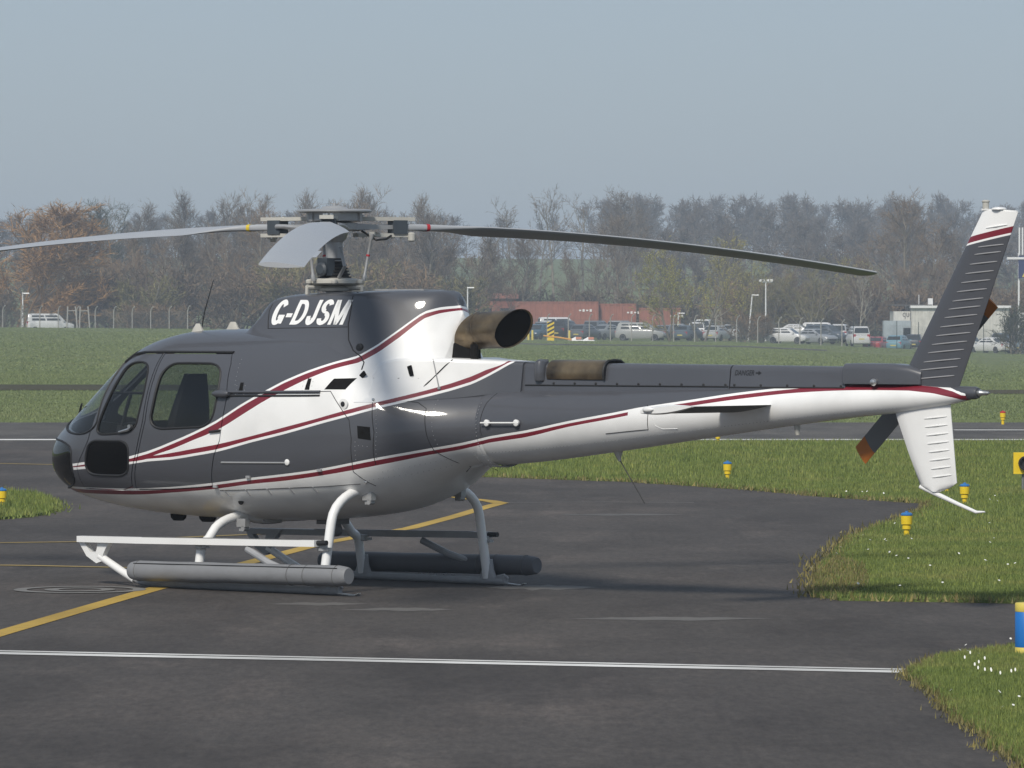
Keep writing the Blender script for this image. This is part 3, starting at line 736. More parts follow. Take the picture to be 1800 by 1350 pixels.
# stabilisers: thin inverted aerofoils through the boom
for sd in (-1, 1):
    mb = MB(); rings = []
    for y, x0, ch, th in ((.10, 4.35, .485, .036), (.6, 4.35, .485, .034), (1.10, 4.35, .485, .032), (1.20, 4.35, .48, .03)):
        r = []
        for i in range(13):
            t = i / 12; k = th * 2.6 * math.sqrt(t) * (1 - t) + .002
            r.append((x0 + ch * t, sd * y, 1.568 + k * .35 + .045 * t))
        for i in range(12, -1, -1):
            t = i / 12; k = th * 2.6 * math.sqrt(t) * (1 - t) + .002
            r.append((x0 + ch * t, sd * y, 1.568 - k * .85 + .045 * t))
        rings.append(r)
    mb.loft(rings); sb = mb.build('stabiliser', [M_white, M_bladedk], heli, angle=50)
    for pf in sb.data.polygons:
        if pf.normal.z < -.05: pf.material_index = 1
    tip = MB(); tip.loft([[(4.335 + .51 * t, sd * (1.20 + w), 1.566 + .045 * t + zz * s_) for t, zz in [(i / 10, .030 * math.sin(math.pi * min(1, i / 10 * .9 + .1)) + .004) for i in range(11)] + [(i / 10, -.034 * math.sin(math.pi * min(1, i / 10 * .9 + .1)) - .004) for i in range(10, -1, -1)]] for w, s_ in ((0, 1), (.012, 1.0), (.03, .7))]); tip.build('tip_fairing', M_white, sb)
    le = MB(); le.lathe([(.0, -.05), (.02, -.03), (.026, .0), (.02, .04), (.004, .06)], (4.41, sd * 1.235, 1.585), 14, axis='X'); le.build('position_light', M_white, sb)

# ---- tail rotor (starboard side)
tr = empty('tail_rotor'); tr.parent = heli
th_ = MB(); th_.tube([(5.96, .06, 1.83), (5.96, .36, 1.83)], .035, 12); th_.lathe([(.05, -.02), (.07, 0), (.07, .05), (.03, .07)], (5.96, .30, 1.83), 16, axis='Y'); th_.build('tail_rotor_hub', M_bladedk, tr)
ang = R(45)
for sgn in (1, -1):
    u = Vector((math.cos(ang), 0, math.sin(ang))) * sgn; w = Vector((-math.sin(ang), 0, math.cos(ang))) * sgn
    C0 = Vector((5.96, .33, 1.83))
    def blade_rings(r0, r1, n):
        rr = []
        for r in np.linspace(r0, r1, n):
            hc = .045 + (.0925 - .045) * min(1, max(0, (r - .1) / .18))
            ring_ = []
            for i in range(9):
                t = i / 8; k = .012 * math.sqrt(t) * (1 - t) * 2.6 + .002
                ring_.append(C0 + u * r + w * (hc - 2 * hc * t) + Vector((0, k + .035 * (t - .5) * 2 * .6, 0)))
            for i in range(8, -1, -1):
                t = i / 8; k = .012 * math.sqrt(t) * (1 - t) * 2.6 + .002
                ring_.append(C0 + u * r + w * (hc - 2 * hc * t) + Vector((0, -k + .035 * (t - .5) * 2 * .6, 0)))
            rr.append([tuple(p) for p in ring_])
        return rr
    b1 = MB(); b1.loft(blade_rings(.06, .755, 12)); bl = b1.build('tail_rotor_blade', M_bladedk, tr, angle=50)
    b2 = MB(); b2.loft(blade_rings(.756, .88, 4)); b2.build('blade_tip_band', M_orange, bl, angle=50)

# ---- main rotor
HZ = 3.10
hub = empty('main_rotor_head'); hub.parent = heli
ms = MB(); ms.lathe([(.075, 2.45), (.075, 2.78), (.072, 2.95), (.10, 2.98), (.12, 3.03)], (0, 0, 0), 24); ms.build('rotor_mast', M_alloy, hub)
bt = MB(); prof = []
for i in range(7):
    z = 2.645 + i * .026; r = .145 - i * .010
    prof += [(r, z), (r, z + .012), (r - .022, z + .014), (r - .022, z + .025)]
bt.lathe(prof, (0, 0, 0), 24); bt.build('mast_boot', M_black, hub)
bx = MB(); bx.box((.02, -.13, 2.74), (.11, .10, .15)); bx.lathe([(.055, 0), (.06, .02), (.04, .035)], (.03, -.185, 2.72), 16, axis='Y', rot=Matrix.Rotation(math.pi, 3, 'Z')); bx.build('sensor_box', M_bearing, hub)
sw = MB(); sw.lathe([(.10, 2.585), (.22, 2.59), (.235, 2.60), (.235, 2.625), (.22, 2.635), (.15, 2.645), (.10, 2.65)], (0, 0, 0), 28)
for k in range(6):
    a = k * math.pi / 3 + .2; sw.lathe([(.02, -.02), (.028, -.01), (.028, .01), (.02, .02)], (.25 * math.cos(a), .25 * math.sin(a), 2.612), 10)
sw.build('swashplate', M_cream, hub)
fs = MB(); fs.lathe([(.10, 2.53), (.15, 2.535), (.16, 2.555), (.12, 2.575), (.10, 2.58)], (0, 0, 0), 24)
for k in range(3):
    a = k * 2.09 + 2.3; p = Vector((.27 * math.cos(a), .27 * math.sin(a), 2.565)); fs.tube([(0.05 * math.cos(a), .05 * math.sin(a), 2.562), p], .022, 8); fs.tube([p + Vector((0, 0, .015)), p - Vector((0, 0, .12))], .016, 8)
fs.build('fixed_swashplate_ring', M_cream, hub)
sj = MB(); sj.tube([(.16, -.12, 2.65), (.27, -.17, 2.74), (.12, -.06, 2.90)], .016, 8); sj.build('scissor_link', M_alloy, hub)
cap = MB(); cap.lathe([(.30, 3.205), (.325, 3.212), (.325, 3.222), (.30, 3.232), (.12, 3.24), (.10, 3.256), (.04, 3.266), (.015, 3.267), (.015, 3.285), (.01, 3.288)], (0, 0, 0), 36); cap.build('vibration_absorber_cap', M_alloy, hub)
dm = MB(); dm.lathe([(.23, 3.13), (.24, 3.135), (.24, 3.206), (.23, 3.208)], (0, 0, 0), 24)
for k in range(6):
    a = k * math.pi / 3 + .3; dm.box((.245 * math.cos(a), .245 * math.sin(a), 3.17), (.015, .05, .08), rot=Matrix.Rotation(a, 3, 'Z'))
dm.build('absorber_drum', M_alloy, hub)
star = MB()
BL = [R(66.7), R(186.7), R(-53.3)]
star.lathe([(.12, 3.045), (.20, 3.06), (.20, 3.115), (.12, 3.13)], (0, 0, 0), 24)
for a in BL:
    Ra = Matrix.Rotation(a, 3, 'Z')
    rings = []
    for r, hw, hh in ((.1, .14, .028), (.25, .10, .024), (.42, .045, .018), (.60, .035, .018)):
        rings.append([tuple(Ra @ Vector((r, y, HZ - .015 + z))) for y, z in ((-hw, -hh), (hw, -hh), (hw, hh), (-hw, hh))])
    star.loft(rings)
star.build('star_flexure', M_alloy, hub)
for a in BL:
    Ra = Matrix.Rotation(a, 3, 'Z'); V = lambda x, y, z: Ra @ Vector((x, y, z))
    sl = MB()
    for zz, x1 in ((HZ + .055, .74), (HZ - .085, .74)):
        sl.loft([[tuple(V(r, y, zz + z)) for y, z in ((-hw, -.016), (hw, -.016), (hw, .016), (-hw, .016))] for r, hw in ((.20, .055), (.3, .06), (.62, .05), (x1, .06))])
    sl.build('blade_sleeve', M_cream, hub)
    be = MB(); be.box(V(.60, 0, HZ - .015), (.13, .13, .118), rot=Ra); be.build('elastomer_bearing', M_bearing, hub)
    for zz in (HZ + .075, HZ - .105):
        for rr_, yy in ((.56, -.03), (.56, .03), (.64, -.03), (.64, .03), (.71, 0), (.27, 0)):
            bo = MB(); bo.lathe([(.012, -.008), (.012, .008), (.006, .012)], V(rr_, yy, zz), 8); bo.build('sleeve_bolt', M_steel, hub)
    da = MB(); da.tube([V(.22, .12, HZ - .03), V(.45, .10, HZ - .01), V(.56, .07, HZ - .01)], [.024, .018, .022], 8); da.build('drag_damper', M_alloy, hub)
    cb = MB(); cb.tube([V(.20, -.12, HZ - .05), V(.30, -.20, HZ - .13), V(.42, -.15, HZ - .12), V(.50, -.08, HZ - .09)], .010, 6); cb.build('bonding_cable', M_black, hub)
    wt = MB(); wt.lathe([(.02, -.04), (.032, -.03), (.032, .03), (.02, .04)], V(.70, -.07, HZ - .10), 10); wt.build('balance_weight', M_cream, hub)
    # pitch horn and link
    hp = V(.26, -.20, HZ - .075)
    pl = MB(); pl.loft([[tuple(V(.40, -.05 + y, HZ - .085 + z)) for y, z in ((-.02, -.016), (.02, -.016), (.02, .016), (-.02, .016))], [tuple(hp + Ra @ Vector((x, 0, z))) for x, z in ((-.025, -.016), (.025, -.016), (.025, .016), (-.025, .016))]])
    pl.build('pitch_horn', M_cream, hub)
    lo = V(.20, -.16, 2.62); lk = MB(); lk.tube([lo, lo.lerp(hp, .12), lo.lerp(hp, .15), lo.lerp(hp, .85), lo.lerp(hp, .88), hp], [.02, .02, .013, .013, .02, .02], 10)
    lk = lk.build('pitch_link', M_alloy, hub)
    mk = MB(); mk.tube([lo.lerp(hp, .52), lo.lerp(hp, .56)], .016, 10); mk.build('pitch_link_mark', M_red, lk)
    # blade: root cuff, then aerofoil, drooping under its own weight, clockwise rotation -> leading edge at -y
    R0, R1, CH = .58, 5.345, .35
    def sec(r):
        s_ = (r - R0) / (R1 - R0)
        droop = -.02 * s_ - .36 * s_ ** 1.9
        pitch = R(13 - 9.5 * s_)
        w = min(1, max(0, (r - .75) / .75)); w = w * w * (3 - 2 * w)
        ring_ = []
        for i in range(25):
            th = 2 * math.pi * i / 24
            if i == 24: break
            ca, sa = math.cos(th), math.sin(th)
            rx, rz = .055 * math.copysign(abs(ca) ** .5, ca), .030 * math.copysign(abs(sa) ** .5, sa)      # boxy root
            t = (1 - ca) / 2; k = .021 * 2.6 * math.sqrt(max(0, t)) * (1 - t) + .0015
            axx, az = (t - .25) * CH, k * (1 if sa >= 0 else -1) * (1.0 if sa >= 0 else .75)
            y = lerp(-rx, axx, w); z = lerp(rz, az, w)
            c_, s2 = math.cos(pitch * w), math.sin(pitch * w)
            ring_.append(tuple(V(r, y * c_ + z * s2, HZ - .015 + droop - y * s2 + z * c_)))
        return ring_
    rs = np.concatenate([np.linspace(R0, 1.6, 14), np.linspace(1.75, R1 - .08, 24)])
    bl = MB(); bl.loft([sec(r) for r in rs])
    blade = bl.build('main_rotor_blade', M_blade, hub, angle=60)
    tcp = MB(); tcp.loft([sec(r) for r in (R1 - .079, R1 - .03, R1)]); tcp.build('blade_tip_cap', M_blade, blade, angle=60)
    bb = MB(); bb.loft([[tuple(Vector(p) + (Vector(p) - V(r, 0, HZ - .03)).normalized() * .004) for p in sec(r)] for r in (.855, .885)], cap=False)
    bb.build('blade_colour_band', {0: M_red, 1: M_yellowm, 2: M_alloy}[BL.index(a)], blade)
    tt = MB(); s1 = [Vector(sec(r)[12]) for r in (4.3, 4.75)]; d_ = V(0, 1, 0) * .035
    tt.loft([[tuple(p), tuple(p + d_), tuple(p + d_ + Vector((0, 0, .003))), tuple(p + Vector((0, 0, .003)))] for p in s1]); tt.build('trim_tab', M_blade, blade)

# ---- landing gear
for sd in (-1, 1):
    Y = sd * 1.07
    skd = MB(); skd.tube([(-1.36, Y, .075), (-1.27, Y, .043), (-1.1, Y, .035), (.98, Y, .035), (1.0, Y, .035)], [.030, .034, .034, .034, .028], 14)
    for i in range(5): skd.box((.05 + i * .09, Y - .0, .072), (.022, .02, .012))
    sk = skd.build('skid_tube', M_skid, heli)
    sp_ = MB(); sp_.loft([[(x, Y - .02, z), (x, Y + .02, z), (x, Y + .02, z + .008), (x, Y - .02, z + .008)] for x, z in ((.95, .022), (1.02, .015), (1.14, .006), (1.20, .006), (1.235, .02))]); sp_.build('skid_spring', M_steel, sk)
    bk = MB(); bk.box((.98, Y, .05), (.09, .05, .06)); bk.tube([(.92, Y, .07), (1.0, Y, .09), (1.05, Y, .06)], .012, 8); bk.build('skid_bracket', M_skid, sk)
    sl_ = MB(); sl_.tube([(-1.34, Y, .055), (-1.50, Y, .125), (-1.76, Y, .245)], .034, 14); sl_.build('forward_strut', M_white, heli)
    plate = MB().prism_y([(-2.01, .412), (-2.0, .375), (-1.90, .245), (-1.78, .185), (-1.71, .205), (-1.70, .26), (-1.66, .33), (-1.58, .412)], Y - .028, Y + .028).mesh('tmp')
    hole = MB().prism_y([(-1.93, .368), (-1.86, .285), (-1.79, .275), (-1.775, .31), (-1.76, .368)], Y - .1, Y + .1).mesh('tmp')
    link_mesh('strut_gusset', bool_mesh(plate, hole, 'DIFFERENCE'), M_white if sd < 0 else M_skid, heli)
    stp = MB(); stp.loft([[(x, Y + sd * .03 - w, z - h), (x, Y + sd * .03 + w, z - h), (x, Y + sd * .03 + w, z + h), (x, Y + sd * .03 - w, z + h)] for x, z, w, h in ((-1.98, .390, .035, .026), (-1.2, .398, .045, .027), (.2, .418, .045, .027), (.80, .427, .045, .027))])
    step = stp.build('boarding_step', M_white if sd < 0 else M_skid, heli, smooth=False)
    nonslip = MB(); nonslip.box((-.3, Y + sd * .03, .440), (1.8, .07, .004), rot=Matrix.Rotation(-.0145, 3, 'Y')); nonslip.build('anti_slip_strip', M_bladedk, step)
    cp = MB(); cp.tube([(.74, Y + sd * .03, .43), (.90, Y + sd * .03, .434)], .022, 10); cp.build('step_end_cap', M_black, step)
    for xx in (-.60, .80):
        cl = MB(); cl.lathe([(.042, -.03), (.048, -.025), (.048, .025), (.042, .03)], (xx, sd * 1.035, .37 + .02 * (xx > 0)), 14); cl.box((xx + .03, sd * 1.04, .36 + .02 * (xx > 0)), (.11, .05, .025)); cl.build('step_clamp', M_alloy, step)
    # inflatable emergency float packed along the outside of the skid
    fl = MB(); rings = []
    FX0, FX1 = -1.24, 1.25
    for i, x in enumerate(np.concatenate([[FX0, FX0 + .012, FX0 + .04], np.linspace(FX0 + .09, FX1 - .09, 22), [FX1 - .04, FX1 - .012, FX1]])):
        e = min(x - FX0, FX1 - x); r = .086 * (min(1, .78 + .22 * math.sqrt(min(1, e / .09)))) * (1 + .018 * math.sin(x * 9 + sd))
        rings.append([(x, sd * 1.215 + r * math.cos(a) * .95, .158 + .012 * x + r * math.sin(a)) for a in np.linspace(0, 2 * math.pi, 25)[:-1]])
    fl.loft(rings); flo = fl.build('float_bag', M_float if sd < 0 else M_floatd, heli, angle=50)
    sm = MB(); sm.tube([(x, sd * 1.215 + sd * .060, .158 + .012 * x + .066) for x in np.linspace(FX0 + .08, FX1 - .08, 12)], .004, 5); sm.build('float_seam', M_black, flo)
    for xx in (FX0 + .1, .62, .8, FX1 - .12):
        bd = MB(); bd.tube([(xx, sd * 1.215 + .0865 * math.cos(a) * .98, .158 + .012 * xx + .0885 * math.sin(a)) for a in np.linspace(0, 2 * math.pi, 20)], .003, 4, cap=False); bd.build('float_strap', M_bladedk, flo)
    dg = MB(); dg.tube([(.02, sd * 1.12, .36), (.30, sd * 1.15, .25), (.52, sd * 1.17, .19)], .030, 10); dg.build('float_inflation_hose', M_skid, flo)
for xx, zb, m1 in ((-.62, .575, 'front'), (.82, .80, 'rear')):
    zt_ = {'front': .60, 'rear': .86}[m1]
    half = [(.30, zt_ - .02), (.52, zt_ + .005), (.68, zt_ - .02), (.82, zt_ - .08), (.93, zt_ - .19), (.99, .42 if m1 == 'rear' else .38), (1.03, .22), (1.06, .06)]
    pts = [(xx, -y, z) for y, z in reversed(half)] + [(xx, y, z) for y, z in half]
    q = np.array(pts); dist = np.concatenate([[0], np.cumsum(np.linalg.norm(np.diff(q, axis=0), axis=1))])
    u = np.linspace(0, dist[-1], 48); sm_ = np.stack([pchip(dist, q[:, k] + np.arange(len(q)) * 1e-9, u) for k in range(3)], 1)
    ct = MB(); ct.tube([tuple(p) for p in sm_], .040, 14); ctu = ct.build('cross_tube', M_white, heli)
    for sd in (-1, 1):
        ft = MB(); ft.loft([[(xx + dx * k, sd * 1.068 + dy * k2, z) for dx, dy in [(.09 * math.cos(a), .038 * math.sin(a)) for a in np.linspace(0, 2 * PI, 17)[:-1]]] for z, k, k2 in ((.045, 1.1, 1), (.075, .98, 1), (.13, .68, 1.15), (.20, .50, 1.2), (.22, .46, 1.15))]); ft.build('skid_saddle', M_skid, ctu)
        lu = MB(); p = (xx + .09, sd * .58, zt_ - .05); lu.box(p, (.10, .06, .07)); lu.lathe([(.022, -.03), (.022, .03)], (p[0] + .02, p[1], p[2] - .05), 12, axis='Y'); lu.box((p[0] - .01, p[1], p[2] - .04), (.05, .03, .06)); lu.build('gear_lug', M_alloy, ctu)

# ---- small things on the skin
def patch(name, poly, m, parent, key='body', off=.0015, side=-1):
    mb = MB(); mb.add([(x, 0, z) for x, z in poly], [tuple(range(len(poly)))])
    return decal(name, mb.mesh(name), m, parent, key, off, side)
shellp = [o for o in heli.children if o.name.startswith('fuselage_shell')][0]
for sd in (-1, 1):
    patch('vent_grille', [(1.015, 1.30), (1.125, 1.285), (1.115, 1.395), (1.005, 1.405)], M_dark, shellp, side=sd)
    patch('ram_air_slot', [(.655, 1.705), (.85, 1.705), (.905, 1.80), (.72, 1.795)], M_dark, shellp, side=sd)
    for pl_ in ([(.50, 1.685), (.72, 1.69), (.80, 1.60), (.93, 1.45), (.955, 1.30), (.945, 1.10), (.93, 1.02), (1.0, .93), (1.03, .90)],
                [(1.10, 1.60), (1.15, 1.35), (1.13, 1.08)], [(1.18, 1.63), (1.42, 1.60), (1.50, 1.55), (1.53, 1.35), (1.55, 1.20), (1.62, 1.10), (1.66, 1.02)],
                [(-.58, .832), (-.40, .838), (.2, .868), (.62, .89), (.93, .915)]):
        skin_tube('panel_seam', pl_, .0035, M_seam, shellp, side=sd, closed=False)
    skin_tube('sliding_door_rail', [(-.44, 1.672), (0, 1.676), (.62, 1.684)], .013, M_grey, shellp, side=sd, closed=False, off=.008)
    skin_tube('sliding_door_rail', [(-.44, 1.642), (0, 1.646), (.62, 1.654)], .008, M_black, shellp, side=sd, closed=False, off=.004)
    h = yon(-.46, 1.655, side=sd, off=.03)
    rb = MB(); rb.loft([[tuple(h + Vector((x, y * k, z * k * .9))) for y, z in [(.034 * math.cos(a), .038 * math.sin(a)) for a in np.linspace(0, 2 * math.pi, 13)[:-1]]] for x, k in ((-.10, .35), (-.06, .9), (0, 1), (.05, .95), (.085, .5))]); rb.build('rail_roller_fairing', M_grey, shellp)
    skin_tube('baggage_strap', [(-.47, 1.075), (.27, 1.085)], .008, M_alloy, shellp, side=sd, closed=False, off=.002)
    c = yon(.285, 1.09, side=sd); k_ = MB(); k_.lathe([(.0, -.005), (.026, -.005), (.026, .008), (.014, .014)], c, 14, axis='Y', rot=Matrix.Rotation(0 if sd > 0 else math.pi, 3, 'Z')); k_.build('strap_fitting', M_white, shellp)
    for x, z in ((-.275, 1.705), (.47, 1.745)):
        patch('hinge_plate', [(x - .02, z - .045), (x + .03, z - .045), (x + .028, z + .05), (x - .008, z + .05)], M_dark, shellp, side=sd)
    # fuel filler
    c = yon(.865, 1.585, side=sd, off=-.002); k_ = MB(); rz = Matrix.Rotation(0 if sd > 0 else math.pi, 3, 'Z')
    k_.lathe([(.046, 0), (.046, .012), (.038, .014)], c, 20, axis='Y', rot=rz); k_.build('fuel_filler_ring', M_white, shellp)
    k_ = MB(); k_.lathe([(.022, .010), (.022, .018), (.012, .02)], c, 16, axis='Y', rot=rz); k_.build('fuel_filler_cap', M_black, shellp)
    for x, z in ((1.10, 1.62), (.98, .93)):
        c = yon(x, z, side=sd); k_ = MB(); k_.lathe([(.016, -.004), (.016, .006), (.008, .01)], c, 12, axis='Y', rot=rz); k_.build('panel_lock', M_steel, shellp)
    for x, z in ((-.18, .96), (.62, 1.03), (-.60, .87)):
        c = yon(x, z, side=sd, off=.008); k_ = MB(); k_.box(c, (.045, .02, .02)); k_.build('door_hinge', M_alloy, shellp)
    for i, x in enumerate((-.52, -.27, -.02, .23, .48)):
        z0 = .834 + .0135 * i
        skin_tube('drain_clip', [(x, z0), (x + .015, z0 - .05)], .006, M_skid, shellp, side=sd, closed=False, off=.002)
    c = yon(-.42, .74, side=sd); k_ = MB(); k_.lathe([(.03, -.004), (.03, .003), (.02, .004)], c, 14, axis='Y', rot=rz); k_.build('belly_drain', M_dark, shellp)
    for x, z in ((1.02, 2.02), (1.28, 1.93)): pass
for (x, z), key, tilt in (((.93, 1.815), 'cowl', .9), ((1.33, 1.86), 'fairing', -.3)):
    p = yon(x, z, key, off=.006)
    MB().box(p, (.04, .014, .09), rot=Matrix.Rotation(tilt, 3, 'Y')).build('cowling_hinge', M_dark, cowl)
skin_tube('fairing_seam', [(1.44, 1.73), (1.50, 1.80), (1.58, 1.90), (1.63, 1.955)], .006, M_seam, fair, key='fairing', closed=False)
skin_tube('fairing_seam', [(.97, 1.80), (1.2, 1.80), (1.43, 1.80)], .003, M_seam, fair, key='fairing', closed=False)
# tail boom fittings
hb = MB(); a, b = yon(1.98, 1.43, 'boom', off=.035), yon(2.37, 1.44, 'boom', off=.035); hb.tube([a, b], .007, 8)
for t in (.15, .92):
    p = a.lerp(b, t); hb.lathe([(.0, -.03), (.026, -.02), (.028, .0), (.015, .006)], p, 14, axis='Y', rot=Matrix.Rotation(math.pi, 3, 'Z'))
hb.build('static_port_guard', M_white, boom)
for pl_ in ([(2.0, 1.68), (1.965, 1.6), (1.95, 1.45), (1.96, 1.33)], [(3.62, 1.60), (3.64, 1.52), (3.62, 1.40), (3.45, 1.385), (3.2, 1.36)], [(3.68, 1.5), (3.70, 1.43), (3.76, 1.405), (3.9, 1.41)]):
    skin_tube('boom_seam', pl_, .0035, M_seam if pl_[0][0] != 3.68 else M_white, boom, key='boom', closed=False)
rv = MB()
for x, key in ((1.825, 'r'), (1.92, 'r')):
    for a in np.linspace(-2.4, .6, 34):
        y = -.385 * math.cos(a); z = 1.40 + .348 * math.sin(a); rv.lathe([(.0035, -.003), (.0035, .0015)], (x, y, z), 5, axis='Y')
for x in np.arange(2.0, 6.0, .035):
    zb_, zt_, zm_, w_, _, _ = boom_at(x); a = -.75
    rv.lathe([(.003, -.003), (.003, .0015)], (x, -w_ * math.cos(a), zm_ + (zt_ - zb_) / 2 * math.sin(a)), 5, axis='Y')
tag(rv.build('boom_rivets', M_alloy, boom, smooth=False), kind='stuff')
# rivet rows of the rear fuselage panels and dots round the cowling hinges
rv = MB()
def rivet_row(pts, key, step=.035):
    for a, b in zip(pts, pts[1:]):
        n = max(1, int(math.dist(a, b) / step))
        for i in range(n):
            p = yon(lerp(a[0], b[0], i / n), lerp(a[1], b[1], i / n), key, off=.0005); rv.lathe([(.0032, -.002), (.0032, .0015)], p, 5, axis='Y')
for pts in ([(.99, 1.27), (.98, 1.05)], [(1.14, 1.60), (1.17, 1.35), (1.15, 1.10)], [(1.55, 1.62), (1.57, 1.40), (1.60, 1.18)], [(1.02, 1.24), (1.13, 1.23)], [(1.15, 1.02), (1.40, 1.08), (1.65, 1.14)], [(-.36, 1.95), (-.34, 1.70)], [(1.02, .95), (1.3, 1.0), (1.6, 1.08)]): rivet_row(pts, 'body')
for cx_, cz_ in ((.47, 1.745), (-.275, 1.705)):
    for dx in (-.045, .05): rivet_row([(cx_ + dx, cz_ - .05), (cx_ + dx, cz_ + .06)], 'body', .03)
tag(rv.build('skin_rivets', M_alloy, shellp, smooth=False), kind='stuff')
# antennas
wa = MB(); wa.tube([(-1.38, -.2, 2.19), (-1.34, -.2, 2.36), (-1.235, -.2, 2.63)], [.006, .005, .003], 6); wa.build('whip_antenna', M_black, heli)
for (x, y, l, h_) in ((-1.40, -.22, .11, .06), (-1.30, .12, .15, .075)):
    f_ = MB(); f_.loft([[(x + sx * l * k, y + sy * .018 * k, 2.19 + z) for sx, sy in ((-.5, -.6), (-.2, -1), (.3, -1), (.5, -.6), (.5, .6), (.3, 1), (-.2, 1), (-.5, .6))] for z, k in ((-.01, 1.2), (.01, 1), (.03, .78), (h_, .42), (h_ + .004, .3))]); f_.build('blade_antenna', M_cream, heli)
wa = MB(); wa.tube([(3.12, 0, 1.235), (3.13, 0, 1.16), (3.14, 0, 1.13)], [.055, .02, .012], 10); wa.build('antenna_base', M_cream, boom)
wa = MB(); wa.tube([(3.14, 0, 1.14), (3.40, 0, .79)], .0045, 6); wa.build('ventral_antenna', M_black, boom)
wa = MB(); wa.tube([(4.95, 0, 1.46), (4.96, 0, 1.37)], [.03, .016], 8); wa.build('ventral_drain', M_cream, boom)
wa = MB(); pz = yon(1.55, 1.72, 'fairing', off=.004); wa.tube([pz, pz + Vector((-.05, -.02, .24))], [.006, .003], 6); wa.lathe([(.014, -.01), (.014, .01)], pz, 8); wa.build('fairing_whip_antenna', M_alloy, heli)
# wiper
wp = MB(); q = [BV['body'].ray_cast(Vector((-5, y, z)), Vector((1, 0, 0)))[0] for y, z in ((-.10, 1.34), (-.22, 1.42), (-.42, 1.50), (-.60, 1.53))]
wp.tube([p + Vector((-.03, 0, .02)) for p in q], [.016, .012, .010, .008], 8); wp.build('windscreen_wiper', M_black, heli)
# belly fittings
for x, y, l in ((-1.75, -.1, .16), (-1.35, -.15, .18)):
    bl_ = MB(); bl_.loft([[(x + sx * l / 2 * k, y + sy * .05 * k, .60 - z) for sx, sy in ((-1, -.5), (-.5, -1), (.5, -1), (1, -.5), (1, .5), (.5, 1), (-.5, 1), (-1, .5))] for z, k in ((0, 1), (.05, .9), (.075, .6))])
    bl_.build('belly_antenna', M_dark, heli)
hk = MB(); hk.box((-.02, 0, .56), (.2, .2, .05)); hk.lathe([(.03, -.05), (.06, -.04), (.06, .04), (.03, .05)], (.04, -.05, .49), 16, axis='Y'); hk.build('cargo_hook', M_bladedk, heli)
ll = MB(); ll.lathe([(.14, .58), (.13, .535), (.06, .525)], (-.65, -.15, 0), 20); ll.build('landing_light', M_alloy, heli)
# ================================================================ GROUND
FH = FPX * CAM_H
def dep(py): return FH / (py - HOR)
def G(px, py):
    d = dep(py); return ((px - 900) / FPX * d, d)
def smooth(a, b, x):
    t = np.clip((np.asarray(x, float) - a) / (b - a), 0, 1); return t * t * (3 - 2 * t)
def terrain(x, d):
    x = np.asarray(x, float); d = np.asarray(d, float)
    g = np.interp(x / np.maximum(d, 1) * 490, [-160, -48, -27, 2, 21, 32, 45, 160], [1.8, 1.31, 1.15, .14, -.02, -.45, -1.08, -2.0])
    z = smooth(118, 430, d) * g
    z = z - .9 * smooth(474, 492, d) * (1 - smooth(-34, -22, x * 490 / np.maximum(d, 1)))
    z = z + 10.5 * smooth(640, 1150, d) + 4 * smooth(560, 800, d) * (x > -400)
    z = np.where(d < 117, -.05, z)
    return z
def tz(x, d): return float(terrain(x, d))

def nodes_mat(name):
    m = bpy.data.materials.new(name); m.use_nodes = True
    return m, m.node_tree.nodes, m.node_tree.links, m.node_tree.nodes['Principled BSDF']
def noise_n(N, L, vec, scale, detail=5, rough=.6, sc=None):
    if sc is not None:
        mp = N.new('ShaderNodeMapping'); mp.inputs['Scale'].default_value = sc; L.new(vec, mp.inputs[0]); vec = mp.outputs[0]
    n = N.new('ShaderNodeTexNoise'); n.inputs['Scale'].default_value = scale; n.inputs['Detail'].default_value = detail; n.inputs['Roughness'].default_value = rough
    L.new(vec, n.inputs['Vector']); return n.outputs[0]
def ramp_n(N, L, f, stops):
    r = N.new('ShaderNodeValToRGB'); e = r.color_ramp.elements
    while len(e) < len(stops): e.new(.5)
    for k, (p, c) in enumerate(stops): e[k].position = p; e[k].color = (*c, 1)
    L.new(f, r.inputs[0]); return r.outputs[0]
def mixc(N, L, f, a, b, bt='MIX'):
    x = N.new('ShaderNodeMix'); x.data_type = 'RGBA'; x.blend_type = bt
    for i, v in ((0, f), (6, a), (7, b)):
        if isinstance(v, (int, float)): x.inputs[i].default_value = v
        elif isinstance(v, tuple): x.inputs[i].default_value = (*v, 1)
        else: L.new(v, x.inputs[i])
    return x.outputs[2]
def bump_n(N, L, b, h, strength, dist):
    bp = N.new('ShaderNodeBump'); bp.inputs['Strength'].default_value = strength; bp.inputs['Distance'].default_value = dist
    L.new(h, bp.inputs['Height']); L.new(bp.outputs[0], b.inputs['Normal'])

